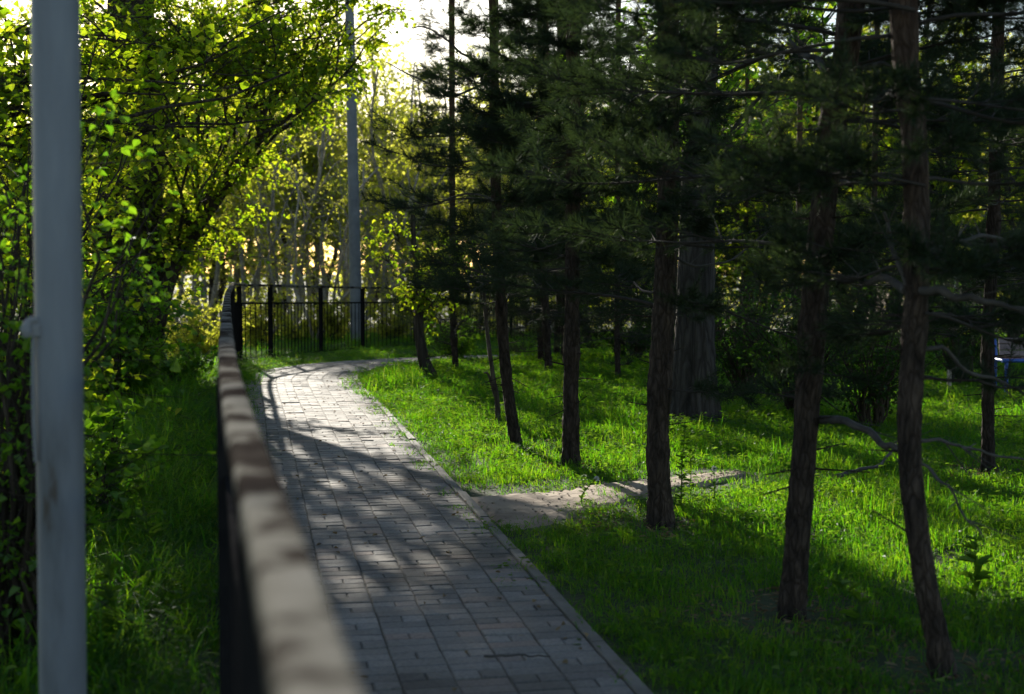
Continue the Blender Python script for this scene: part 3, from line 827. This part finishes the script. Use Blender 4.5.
# ---- broadleaf trees
def broad_crown(g, stems, ells, rg, n_l1, n_l2, n_l3, per, Lf, Wf, l2=1.2, l3=.45, hang=.25, r1=.032, gl=1, wood=0, leafy=(.25, 1.), u0=.3, tw=.0035):
    """limbs go from the stems to points in the ellipsoids; leaves sit on the twigs"""
    tot = sum(w for *_, w in ells)
    T0 = []; T1 = []
    for c, r, w in ells:
        c = np.array(c, float); r = np.array(r, float)
        for _ in range(max(1, int(round(n_l1 * w / tot)))):
            v = rdir(1, rg)[0] * rg.random() ** .4; e = c + v * r
            poly = stems[rg.integers(len(stems))]
            zmax = poly[-1, 2]
            zs = np.clip(e[2] * rg.uniform(.45, .8), .8, zmax); s = at_h(poly, zs)
            mid = s * .45 + e * .55 + np.array([0, 0, .25]) + rg.normal(0, .25, 3)
            L1 = smooth_poly([s, s * .75 + mid * .25 + [0, 0, .15], mid, e], 12)
            L1[1:-1] += rg.normal(0, .03, (10, 3))
            ln = np.linalg.norm(e - s)
            tube(g, L1, np.linspace(r1 * (.5 + .2 * ln), .008, 12), 6, wood, .04, cap=False)
            for _ in range(n_l2):
                u = rg.uniform(u0, 1.); k = u * 11; q = L1[int(k)] if u < 1 else L1[-1]
                dv = norm(rdir(1, rg, .6)[0] + .7 * norm(e - s) + np.array([0, 0, -hang * rg.random()]))
                e2 = q + dv * l2 * rg.uniform(.5, 1.15)
                L2 = np.stack([q, q * .5 + e2 * .5 + rg.normal(0, .05, 3) + [0, 0, .05], e2])
                L2 = smooth_poly(L2, 5)
                tube(g, L2, np.linspace(.010, .004, 5), 4, wood, cap=False)
                k3 = rg.random(n_l3); q3 = np.stack([np.interp(k3, np.linspace(0, 1, 5), L2[:, j]) for j in range(3)], -1)
                dv3 = norm(rdir(n_l3, rg, .5) + dv * .5 + np.array([0, 0, -hang * .6])); e3 = q3 + dv3 * (l3 * rg.uniform(.4, 1.1, n_l3))[:, None]
                T0.append(q3); T1.append(e3)
    T0 = np.concatenate(T0); T1 = np.concatenate(T1)
    sticks(g, T0, T1, tw, tw * .45, wood)
    k = np.repeat(np.arange(len(T0)), per); n = len(k); u = rg.uniform(*leafy, n)
    c = T0[k] + (T1[k] - T0[k]) * u[:, None] + rg.normal(0, .025, (n, 3))
    ax = norm(T1[k] - T0[k])
    tip = ax * .4 + rdir(n, rg, .5) + np.array([0, 0, -.45])
    nr = np.array([0, 0, 1.]) + rg.normal(0, .45, (n, 3))
    sc = .4 + .85 * rg.random(n)
    leaves(g, c, tip, nr, Lf * sc, Wf * sc, gl)


# three-stemmed tree left of the fence
bL = np.array([-5.75, 21.3, float(terr(-5.75, 21.3))])
rg = np.random.default_rng(31)
root = empty('broadleaf_tree', bL, 'big three-stemmed tree with dark furrowed trunks left of the fence, one stem leaning right', 'tree')
sA = trunk_poly(bL, [(108, 330), (108, 240), (112, 120), (118, 20)], 21.3, 8.5)
sB = trunk_poly(bL, [(140, 330), (143, 230), (146, 130), (140, 20)], 21.0, 9)
sC = trunk_poly(bL, [(150, 345), (166, 288), (186, 245), (214, 205), (240, 168), (268, 132), (302, 108)], 21.0, 3.5)
g = Geo()
for s_, r0, r1 in ((sA, .25, .11), (sB, .32, .13), (sC, .17, .03)): trunk_mesh(g, s_, r0, r1, 26, .03, 12, .45, 0, rg)
g.obj('trunk', M['dark_bark'], root)
g = Geo()
broad_crown(g, [sA, sB, sC], [((-.5, -.5, 6.4), (3.4, 2.4, 1.2), 1.0), ((2.2, -2.6, 4.3), (1.7, 1.2, .6), .7), ((-2.4, -2.2, 3.4), (1.6, 1.2, 1.1), .9), ((-.8, -1.8, 2.5), (.8, .7, .7), .4), ((1.3, -.8, 2.6), (.7, .5, .8), .45)], rg, 30, 9, 9, 6, .08, .065, .95, .45, .3)
broad_crown(g, [sB, sC], [((1.8, -.9, 5.1), (2.6, 1.7, .4), 1), ((3.3, -.5, 5.5), (1.3, 1.2, .5), .55), ((2.2, .8, 6.1), (1.6, 1.2, .4), .35)], rg, 46, 7, 8, 5, .08, .065, .55, .36, .05, u0=.66)
g.obj('crown', [M['dark_bark'], M['maple']], root)

# maple whose boughs hang in from the left
bM = np.array([-6.6, 12.2, float(terr(-6.6, 12.2))]); rg = np.random.default_rng(41)
root = empty('broadleaf_tree', bM, 'maple whose leafy boughs hang across the upper left of the view', 'tree')
sM = smooth_poly([(0, 0, 0), (.1, 0, 1.5), (.3, -.1, 3.2), (.3, 0, 5.5), (.4, .1, 8)], 26)
g = Geo(); trunk_mesh(g, sM, .24, .07, 22, .03, 11, .4, 0, rg); g.obj('trunk', M['dark_bark'], root)
g = Geo()
broad_crown(g, [sM], [((.8, .3, 6.0), (3.0, 2.6, 1.4), .6), ((2.8, -.1, 3.6), (2.4, 1.5, .6), 3), ((1.9, -.4, 2.5), (1.2, 1.2, .8), .7), ((2.9, 1.5, 2.6), (1.0, .9, .85), .8)], rg, 44, 9, 9, 5, .085, .072, .9, .42, .25)
g.obj('crown', [M['dark_bark'], M['maple']], root)

# the broad furrowed trunk on the lawn
bB = G(693, 421); rg = np.random.default_rng(51)
root = empty('broadleaf_tree', bB, 'old tree with a broad grey furrowed trunk on the lawn behind the pines', 'tree')
sK = trunk_poly(bB, [(694, 360), (696, 280), (698, 190), (700, 90)], bB[1], 9)
g = Geo(); trunk_mesh(g, sK, .20, .10, 44, .025, 22, .5, 0, rg); g.obj('trunk', M['grey_bark'], root)
g = Geo(); broad_crown(g, [sK], [((0, 0, 6.8), (3.2, 3., 2.4), 4), ((.8, .3, 3.9), (2., 1.8, .8), 2)], rg, 26, 8, 8, 4, .09, .06, 1.1, .45, .3)
g.obj('crown', [M['grey_bark'], M['shade_leaf']], root)

# the leaning leafy tree by the bend
bS = G(431, 379); rg = np.random.default_rng(61)
root = empty('young_tree', bS, 'small leaning tree with fresh green leaves beside the bend of the path', 'tree')
sS = trunk_poly(bS, [(424, 360), (419, 330), (418, 285), (414, 245)], bS[1], 2.3)
g = Geo(); trunk_mesh(g, sS, .085, .03, 14, .03, 7, .3, 3, rg); g.obj('trunk', M['dark_bark'], root)
g = Geo(); broad_crown(g, [sS], [((.1, -.2, 1.25), (.5, .45, .4), 3), ((-.1, 0, 2.1), (.6, .6, .5), 1.5)], rg, 13, 5, 6, 4, .07, .055, .5, .28, .2, .018)
g.obj('crown', [M['dark_bark'], M['maple']], root)

# thin forked sapling
bF = G(498, 424)
root = empty('sapling', bF, 'thin bare sapling forked low down, left of the slender pine', 'sapling')
g = Geo(); d = bF[1]
tube(g, smooth_poly([(0, 0, -.05), P(497, 400, d) - bF, P(492, 370, d) - bF, P(486, 320, d) - bF, P(484, 285, d) - bF, P(487, 240, d) - bF], 20), np.linspace(.030, .012, 20), 9, 0, .05); g.obj('trunk', M['dark_bark'], root)
g = Geo(); tube(g, smooth_poly([P(496, 398, d) - bF, P(492, 385, d) - bF, P(488, 374, d) - bF, P(484, 373, d) - bF], 12), np.linspace(.018, .009, 12), 8, 0, .05); g.obj('branch', M['dark_bark'], root)
g = Geo()
for a_ in ((480, 268), (478, 300), (498, 262), (470, 250), (505, 285)):
    e = P(*a_, d + rng.uniform(-.4, .4)) - bF; s_ = P(486, 320, d) - bF
    tube(g, smooth_poly([s_, s_ * .5 + e * .5 + [0, 0, .05], e], 6), np.linspace(.007, .003, 6), 4)
g.obj('branch', M['dark_bark'], root)


# ---- shrubs
def shrub(name, base, label, seed, h, r, nst, per, Lf, Wf, m, bark='dark_bark', lean=(0, 0), cat='shrub', group=None, tw=8):
    rg = np.random.default_rng(seed); root = empty(name, base, label, cat, group)
    g = Geo(); T0 = []; T1 = []
    for _ in range(nst):
        az = rg.random() * 6.283; o = np.array([math.cos(az), math.sin(az), 0]); rr = r * rg.random() ** .5; hh = h * rg.uniform(.55, 1.05)
        e = o * rr + np.array([lean[0], lean[1], hh])
        p = smooth_poly([o * .08, o * rr * .35 + np.array([lean[0] * .3, lean[1] * .3, hh * .5]), e], 9); p[1:-1] += rg.normal(0, .02 * h, (7, 3))
        tube(g, p, np.linspace(.006 + .005 * h, .003, 9), 5, 0, cap=False)
        k = rg.uniform(.22, 1, tw); q = np.stack([np.interp(k, np.linspace(0, 1, 9), p[:, j]) for j in range(3)], -1)
        e2 = q + norm(rdir(tw, rg, .6) + o * .4 + np.array([0, 0, .15])) * (h * .26 * rg.uniform(.4, 1.2, tw))[:, None]
        T0.append(q); T1.append(e2)
    T0 = np.concatenate(T0); T1 = np.concatenate(T1); sticks(g, T0, T1, .003, .0013)
    g.obj('stem', M[bark], root)
    g = Geo(); k = np.repeat(np.arange(len(T0)), per); n = len(k); u = rg.uniform(.1, 1.05, n)
    c = T0[k] + (T1[k] - T0[k]) * u[:, None] + rg.normal(0, .02, (n, 3)); sc = .55 + .65 * rg.random(n)
    leaves(g, c, norm(T1[k] - T0[k]) * .5 + rdir(n, rg, .5) + np.array([0, 0, -.35]), np.array([0, 0, 1.]) + rg.normal(0, .4, (n, 3)), Lf * sc, Wf * sc)
    g.obj('foliage', M[m], root)
    return root


def gp(px, d): x_ = (px - 512) / FPX * d; return np.array([x_, d, float(terr(x_, d))])


shrub('shrub', gp(20, 5.6), 'tall twiggy shrub with big leaves behind the steel pole at the left edge', 71, 2.1, .62, 30, 9, .046, .038, 'shade_leaf')
shrub('shrub', gp(-6, 8.5), 'leafy shrub behind the twiggy one at the left edge', 72, 3.3, 1.0, 36, 10, .055, .046, 'maple')
shrub('shrub', gp(118, 15.5), 'rounded green bush at the foot of the big three-stemmed tree', 73, 1.7, .7, 36, 10, .08, .065, 'shade_leaf')
shrub('shrub', gp(92, 8.6), 'leaning green bush between the steel pole and the handrail', 74, .8, .5, 18, 6, .085, .07, 'shade_leaf', lean=(-.1, 0))
shrub('shrub', gp(175, 17.5), 'low leafy bush close to the left side of the handrail', 75, .7, .6, 20, 7, .075, .06, 'shade_leaf')
shrub('shrub', gp(195, 25.5), 'bright yellow-green bush beyond the big tree, left of the handrail', 76, 1.25, 1.0, 34, 9, .075, .06, 'pale_leaf')
shrub('shrub', gp(258, 30), 'small yellow bush seen through the bars at the fence corner', 77, 1.35, .55, 24, 8, .075, .055, 'pale_leaf')
shrub('shrub', gp(300, 34), 'low yellow bush behind the second fence panel', 78, .9, .9, 22, 7, .075, .055, 'pale_leaf')
for px_, d_, h_, lab_ in ((335, 33, 1.2, 'yellow-green bush behind the fence just left of the concrete lamp post'), (392, 33.5, 1.3, 'yellow-green bush behind the fence right of the concrete lamp post'), (425, 37, 1.5, 'tall yellow-green bush behind the fence, beyond the leaning leafy tree'),
                         (470, 38, 1.4, 'yellow-green bush behind the fence, left of the slender pine'), (530, 41, 1.5, 'yellow-green bush behind the fence, between the slender and the straight pine')):
    shrub('shrub', gp(px_, d_), lab_, 100 + px_, h_, .9, 24, 6, .085, .065, 'pale_leaf')
shrub('shrub', gp(455, 25), 'low dark bush in front of the far fence beside the bend', 79, .7, .8, 24, 8, .06, .045, 'shade_leaf')
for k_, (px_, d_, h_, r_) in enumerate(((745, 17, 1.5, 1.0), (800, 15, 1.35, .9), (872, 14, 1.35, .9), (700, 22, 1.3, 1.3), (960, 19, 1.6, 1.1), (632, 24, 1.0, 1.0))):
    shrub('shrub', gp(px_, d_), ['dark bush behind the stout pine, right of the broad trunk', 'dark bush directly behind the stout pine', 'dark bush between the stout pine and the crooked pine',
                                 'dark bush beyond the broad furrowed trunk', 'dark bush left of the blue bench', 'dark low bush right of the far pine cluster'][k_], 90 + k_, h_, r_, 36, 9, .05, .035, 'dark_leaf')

# ---- background wood beyond the fence
def bg_tree(name, label, group, seed, h, r0, ells, n1, n2, n3, per, Lf, leafm, bark, wob=.25, l2=1.3, l3=.6, stems=1):
    rg = np.random.default_rng(seed); root = empty(name, (0, 0, -50), label, 'tree', group)
    ss = []
    g = Geo()
    for s_ in range(stems):
        zz = np.linspace(0, h * .95, 7); off = np.cumsum(rg.normal(0, wob, (7, 2)), 0); off[0] = 0
        off += np.linspace(0, 1, 7)[:, None] * rg.normal(0, .6 if stems > 1 else .1, 2)
        st = smooth_poly(np.column_stack([off, zz]), 24); ss.append(st)
        trunk_mesh(g, st, r0 * rg.uniform(.7, 1.1), .03, 10, .04, 0, .3, 0, rg)
    g.obj('trunk', M[bark], root)
    g = Geo(); broad_crown(g, ss, ells, rg, n1, n2, n3, per, Lf, Lf * .8, l2, l3, .2, r0 * .3, tw=.002)
    g.obj('crown', [M[bark], M[leafm]], root)
    return root


grpA = 'slender pale trees in the wood beyond the fence'; labA = 'slender pale-barked tree with sparse young leaves in the wood beyond the fence'
grpB = 'leafy trees in the wood behind the lawn'; labB = 'leafy green tree in the sunlit wood behind the pines'
vA = [bg_tree('slender_tree', labA, grpA, 201, 8.2, .09, [((0, 0, 5.2), (2.0, 2.0, 3.4), 1)], 20, 5, 5, 4, .11, 'pale_leaf', 'pale_bark', .2),
      bg_tree('slender_tree', labA, grpA, 202, 8.8, .08, [((0, 0, 5.0), (2.3, 2.3, 3.6), 1)], 20, 5, 5, 4, .10, 'pale_leaf', 'pale_bark', .3, stems=2),
      bg_tree('slender_tree', labA, grpA, 203, 6.2, .07, [((.3, 0, 3.2), (1.7, 1.7, 2.8), 1)], 14, 4, 4, 2, .085, 'pale_leaf', 'pale_bark', .3, stems=3)]
vB = [bg_tree('leafy_tree', labB, grpB, 211, 10, .16, [((0, 0, 6.), (3., 3., 4.), 1)], 26, 8, 7, 4, .14, 'maple', 'dark_bark', .25),
      bg_tree('leafy_tree', labB, grpB, 212, 9, .14, [((0, 0, 5.), (2.8, 2.8, 4.2), 1)], 26, 8, 7, 4, .13, 'maple', 'dark_bark', .3, stems=2),
      bg_tree('leafy_tree', labB, grpB, 213, 8, .12, [((0, 0, 4.), (3., 3., 3.6), 1)], 26, 8, 6, 4, .13, 'pale_leaf', 'dark_bark', .3, stems=2)]

vC = [bg_tree('leafy_tree', 'tall yellow-green tree in fresh leaf in the wood beyond the fence bend', 'fresh-leaved trees beyond the fence bend', 221, 11, .13, [((0, 0, 7.3), (2.2, 2.2, 3.8), 1)], 24, 6, 6, 5, .14, 'pale_leaf', 'pale_bark', .22),
      bg_tree('leafy_tree', 'tall yellow-green tree in fresh leaf in the wood beyond the fence bend', 'fresh-leaved trees beyond the fence bend', 222, 10.5, .11, [((0, 0, 6.9), (2.4, 2.4, 3.8), 1)], 24, 6, 6, 5, .14, 'pale_leaf', 'pale_bark', .3, stems=2)]


def put(var, px, d, rz, sc):
    x_ = (px - 512) / FPX * d; loc = (x_, d, float(terr(x_, d)) - .02)
    if var[2].get('used') is None: pass
    dup_or_move(var, loc, rz, sc)


used = set()


def place(v, px, d, rz, sc):
    x_ = (px - 512) / FPX * d; loc = (x_, d, float(terr(x_, d)) - .02)
    if v.name not in used:
        used.add(v.name); v.location = loc; v.rotation_euler = (0, 0, rz); v.scale = (sc,) * 3
        return v
    return dup(v, loc, rz, sc)


r2 = random.Random(9)
for k_ in range(8):
    px_ = 150 + (k_ + r2.random()) / 8 * 430; d_ = r2.uniform(50 if 165 < px_ < 252 else 36, 62)
    place(vA[r2.randrange(3)], px_, d_, r2.random() * 6.28, r2.uniform(.8, 1.15) * (d_ / 46) ** .5)
for k_ in range(11):
    px_ = 205 + (k_ + r2.random()) / 11 * 330; d_ = r2.uniform(50, 60)
    place(vC[r2.randrange(2)], px_, d_, r2.random() * 6.28, r2.uniform(.95, 1.2) * (1 if px_ < 400 else .86))
for px_, d_, s_ in ((240, 39, .78), (398, 38, .72), (478, 38, .7), (30, 52, .9), (70, 48, .85), (105, 55, .95), (140, 50, .85), (172, 57, .95), (205, 52, .88), (385, 56, .9), (425, 54, .88), (455, 57, .9), (505, 56, .85), (535, 53, .85)):
    place(vC[r2.randrange(2)], px_, d_, r2.random() * 6.28, s_)
for k_ in range(13):
    place(vC[k_ // 2 % 2] if k_ % 2 else vB[2], 130 + k_ * 20 + r2.uniform(-8, 8), r2.uniform(64, 78), r2.random() * 6.28, r2.uniform(1.3, 1.5) * (1 if k_ < 11 else .85))
for k_ in range(4):
    place(vA[2], 258 + k_ * 50 + r2.uniform(-8, 8), r2.uniform(33, 38), r2.random() * 6.28, r2.uniform(.55, .85))
for k_ in range(20):
    px_ = 560 + (k_ + r2.random()) / 20 * 560; d_ = r2.uniform(32, 58)
    place(vB[r2.randrange(3)], px_, d_, r2.random() * 6.28, r2.uniform(.85, 1.2) * (d_ / 42) ** .5)
for k_ in range(7):
    px_ = -160 + k_ * 42 + r2.uniform(-12, 12); d_ = r2.uniform(30, 46)
    place(vB[2], px_, d_, r2.random() * 6.28, r2.uniform(.7, .95))
for px_, d_, s_ in ((640, 27, .62), (735, 29, .7), (850, 30, .7), (1010, 31, .7), (590, 33, .6)):
    place(vB[1], px_, d_, r2.random() * 6.28, s_)

# far wood, one mass of foliage
rg = np.random.default_rng(301); g = Geo()
n = 105000
fx = rg.uniform(-75, 90, n); fy = rg.uniform(98, 105, n)
top = 22 - 9.5 * sstep(-13, -6, fx) + 5 * sstep(3, 14, fx) + 1.4 * np.sin(fx * .55) + 1.1 * np.sin(fx * 1.3 + 1)
cz = top * rg.random(n) ** .95; cell = np.sin(fx * .8) * np.sin(cz * .7 + fx * .3) + .6 * np.sin(fx * 2.1 + 1.3 * cz) + rg.normal(0, .5, n)
k = cell > -.45
c = np.stack([fx, fy, cz - 1.2], 1)[k]; n = len(c)
leaves(g, c, rdir(n, rg), rdir(n, rg), .22 + .26 * rg.random(n), .24, 1)
t0 = np.stack([rg.uniform(-75, 90, 220), rg.uniform(98, 104, 220), np.full(220, -1.8)], 1)
sticks(g, t0, t0 + np.column_stack([rg.normal(0, .9, (220, 2)), rg.uniform(8, 13, 220)]), .16, .05, 0)
tag(g.obj('forest', [M['pale_bark'], M['pale_leaf']]), kind='stuff')

# undergrowth beyond the fence
rg = np.random.default_rng(302); g = Geo()
n = 14000
ux = rg.uniform(-24, 34, n); uy = rg.uniform(27, 66, n)
k = (uy > 30 + .0 * ux) & ((fence_x(np.clip(uy, 0, 42)) - ux > .5) | (uy > 41)) & (patch(ux, uy, .8, 2) > .35)
ux, uy = ux[k], uy[k]; n = len(ux)
c = np.stack([ux, uy, terr(ux, uy) + (1.1 * rg.random(n) ** 1.6) * (.4 + patch(ux, uy, .8, 2))], 1)
leaves(g, c, rdir(n, rg, .6) + np.array([0, 0, .3]), np.array([0, 0, 1.]) + rg.normal(0, .5, (n, 3)), .10 + .10 * rg.random(n), .08, 0)
tag(g.obj('undergrowth', M['pale_leaf']), kind='stuff')

# ------------------------------------------------------------------ small plants and sticks on the lawn
def weed(base, h, seed, label, leafn=26, Lf=.07, head=False):
    rg = np.random.default_rng(seed); root = empty('tall_weed', base, label, 'weed')
    g = Geo(); p = smooth_poly([(0, 0, -.02), (rg.normal(0, .02), rg.normal(0, .02), h * .5), (rg.normal(0, .05), rg.normal(0, .05), h)], 10)
    tube(g, p, np.linspace(.005, .002, 10), 6); g.obj('stem', M['weed'], root)
    g = Geo(); k = rg.uniform(.1, 1, leafn); c = np.stack([np.interp(k, np.linspace(0, 1, 10), p[:, j]) for j in range(3)], -1)
    leaves(g, c, rdir(leafn, rg, .3) + np.array([0, 0, .35]), np.array([0, 0, 1.]) + rg.normal(0, .3, (leafn, 3)), Lf * (1.2 - .6 * k), Lf * .35); g.obj('foliage', M['weed'], root)
    if head:
        g = Geo(); n = 90; leaves(g, np.tile(p[-1], (n, 1)), rdir(n, rg), rdir(n, rg), .022, .004); g.obj('seed_head', M['flower'], root)


weed(G(681, 508), .55, 1, 'tall thin weed just right of the pine by the dirt path', 40)
weed(G(690, 500), .38, 2, 'shorter weed behind the tall one beside the same pine', 30)
weed(G(578, 502), .17, 3, 'small weed at the edge of the dirt path', 12, .05)
weed(G(584, 510), .20, 4, 'white-headed stalk by the dirt path', 6, .05, True)
weed(G(716, 508), .26, 5, 'stalk with a pale head in the grass right of the tall weed', 10, .06, True)
weed(G(856, 628), .22, 6, 'broad weed in the sunlit grass between the two nearest pines', 22, .10)
weed(G(975, 600), .30, 7, 'upright weed at the right edge near the crooked pine', 22, .11)
weed(G(128, 668), .42, 8, 'leafy nettle low beside the steel pole', 40, .12)
weed(G(150, 560), .45, 9, 'leafy nettle in the tall grass left of the handrail', 40, .11)


def stick(name, pts, r, label):
    p = np.array([G(a, b) + (0, 0, c) for a, b, c in pts]); b = p[0].copy(); p = smooth_poly(p - b, 14); p[1:-1] += rng.normal(0, .004, (12, 3))
    g = Geo(); tube(g, p, np.linspace(r, r * .5, 14), 7, 0, .08); o = g.obj(name, M['twig'], None, b); tag(o, label, 'twig')


stick('twig', [(484, 664, .032), (515, 664, .034), (550, 664, .031)], .006, 'thin dark twig lying across the bricks at the bottom')
stick('fallen_branch', [(836, 480, .03), (862, 477, .06), (880, 474, .07), (896, 464, .16)], .018, 'pale fallen branch in the grass behind the crooked pine')
stick('fallen_branch', [(672, 424, .03), (700, 426, .05), (735, 425, .03)], .02, 'pale stick lying at the foot of the broad trunk')
g = Geo(); b = G(949, 392); box(g, (0, 0, .12), (.025, .02, .16), None, 0, .004); tag(g.obj('wooden_stake', M['pale_bark'], None, b), 'short pale wooden stake in the grass left of the blue bench', 'stake')

# ------------------------------------------------------------------ blue bench at the right edge
bb = G(1006, 399); bb = np.array([bb[0], bb[1], float(terr(bb[0], bb[1]))])
bench = empty('park_bench', bb, 'bench with blue metal frame and mauve wooden planks at the right edge', 'bench')
for k_, x_ in enumerate((0, 1.35)):
    g = Geo()
    tube(g, [(x_, 0, -.05), (x_, 0, .44)], .022, 10); g.obj('leg', M['blue'], bench)
    g = Geo(); tube(g, [(x_, .4, -.05), (x_, .4, .44)], .022, 10); g.obj('leg', M['blue'], bench)
    g = Geo(); tube(g, [(x_, .36, .42), (x_, .43, .70)], .02, 10); g.obj('back_support', M['blue'], bench)
g = Geo(); tube(g, [(-.06, -.012, .46), (1.41, -.012, .46)], .024, 10); tube(g, [(-.04, 0, .46), (-.04, .42, .46)], .02, 10); tube(g, [(1.39, 0, .46), (1.39, .42, .46)], .02, 10); g.obj('seat_frame', M['blue'], bench)
for y_ in (.08, .19, .30):
    g = Geo(); box(g, (.675, y_, .475), (.68, .048, .014), None, 0, .004); g.obj('seat_plank', M['plank_red'], bench)
for q in range(3):
    g = Geo(); box(g, (.74, .375 + .018 * q, .525 + q * .075), (.70, .013, .034), [[1, 0, 0], [0, .975, -.22], [0, .22, .975]], 0, .004); g.obj('back_plank', M['plank'], bench)

# ------------------------------------------------------------------ brown house beyond the trees
hx, hy = 17.2, 47.; hz = float(terr(hx, hy)); house = empty('house', (hx, hy, hz), 'low brown rendered house glimpsed between the pines at the right', 'house')
g = Geo()
wx, wz = 4.2, 3.4
wins = [(-3.2, -2.0), (-.6, .6), (2.0, 3.2)]
xs_ = [-wx] + [v for w_ in wins for v in w_] + [wx]
for k_ in range(0, len(xs_), 2): box(g, ((xs_[k_] + xs_[k_ + 1]) / 2, 0, wz / 2 - .2), ((xs_[k_ + 1] - xs_[k_]) / 2, .15, wz / 2 + .2))
for a_, b_ in wins:
    box(g, ((a_ + b_) / 2, 0, .35), ((b_ - a_) / 2, .15, .75)); box(g, ((a_ + b_) / 2, 0, 2.95), ((b_ - a_) / 2, .15, .45))
box(g, (-wx + .15, 3.15, wz / 2 - .2), (.15, 3., wz / 2 + .2)); box(g, (wx - .15, 3.15, wz / 2 - .2), (.15, 3., wz / 2 + .2)); box(g, (0, 6.3, wz / 2 - .2), (wx, .15, wz / 2 + .2))
g.obj('wall', M['house'], house)
for a_, b_ in wins:
    g = Geo(); xm = (a_ + b_) / 2; hw = (b_ - a_) / 2
    for bx in ((xm - hw + .04, 1.8, .04, .7), (xm + hw - .04, 1.8, .04, .7), (xm, 1.8, .03, .7)): box(g, (bx[0], -.05, bx[1]), (bx[2], .03, bx[3]))
    box(g, (xm, -.053, 1.14), (hw - .08, .025, .04)); box(g, (xm, -.053, 2.46), (hw - .08, .025, .04))
    w_ = g.obj('window', M['white'], house)
    g = Geo(); box(g, (xm, 0, 1.8), (hw - .05, .008, .68)); g.obj('pane', M['pane'], w_)
g = Geo(); V = [(-wx - .4, -.5, wz), (wx + .4, -.5, wz), (wx + .4, 3.1, wz + 1.5), (-wx - .4, 3.1, wz + 1.5), (-wx - .4, 6.8, wz), (wx + .4, 6.8, wz)]
V = np.array(V); V = np.vstack([V, V + (0, 0, .12)])
g.add(V, [[6, 7, 8, 9], [9, 8, 11, 10], [3, 2, 1, 0], [4, 5, 2, 3], [0, 1, 7, 6], [5, 4, 10, 11], [1, 2, 8, 7], [2, 5, 11, 8], [3, 0, 6, 9], [4, 3, 9, 10]], 0, False)
g.obj('roof', M['house_roof'], house)

# ------------------------------------------------------------------ light
w = bpy.data.worlds.new('World'); SC.world = w; w.use_nodes = True
nt = w.node_tree; bg = nt.nodes['Background']
sky = nt.nodes.new('ShaderNodeTexSky'); sky.sky_type = 'NISHITA'; sky.sun_disc = False
sky.sun_elevation = R(SUN_EL); sky.sun_rotation = R(SUN_AZ); sky.air_density = 1.; sky.dust_density = .6
nt.links.new(sky.outputs[0], bg.inputs[0]); bg.inputs[1].default_value = .075
sd = np.array([math.sin(R(SUN_AZ)) * math.cos(R(SUN_EL)), math.cos(R(SUN_AZ)) * math.cos(R(SUN_EL)), math.sin(R(SUN_EL))])
l = bpy.data.lights.new('sun', 'SUN'); l.energy = 4.8; l.angle = R(.55); l.color = (1., .93, .80)
lo = bpy.data.objects.new('sun', l); COL.objects.link(lo); lo.rotation_euler = Vector(-sd).to_track_quat('-Z', 'Y').to_euler(); lo.location = (0, 0, 20)

# ------------------------------------------------------------------ camera
cam = bpy.data.cameras.new('camera'); co = bpy.data.objects.new('camera', cam); COL.objects.link(co)
co.location = (0, 0, EYE); co.rotation_euler = (R(90) - PITCH, 0, 0)
cam.sensor_width = 36; cam.lens = FPX * 36 / 1024; cam.clip_end = 1000; cam.clip_start = .05
cam.dof.use_dof = True; cam.dof.focus_distance = 10.5; cam.dof.aperture_fstop = 2.8
SC.camera = co
vs = SC.view_settings
vs.view_transform = 'Standard'; vs.look = 'None'; vs.gamma = 1; vs.use_curve_mapping = False; vs.exposure = 1.3
SC.cycles.max_bounces = 7; SC.cycles.diffuse_bounces = 3; SC.cycles.transmission_bounces = 4; SC.cycles.glossy_bounces = 2
SC.cycles.use_adaptive_sampling = True; SC.cycles.adaptive_threshold = .02
SC.cycles.use_denoising = True
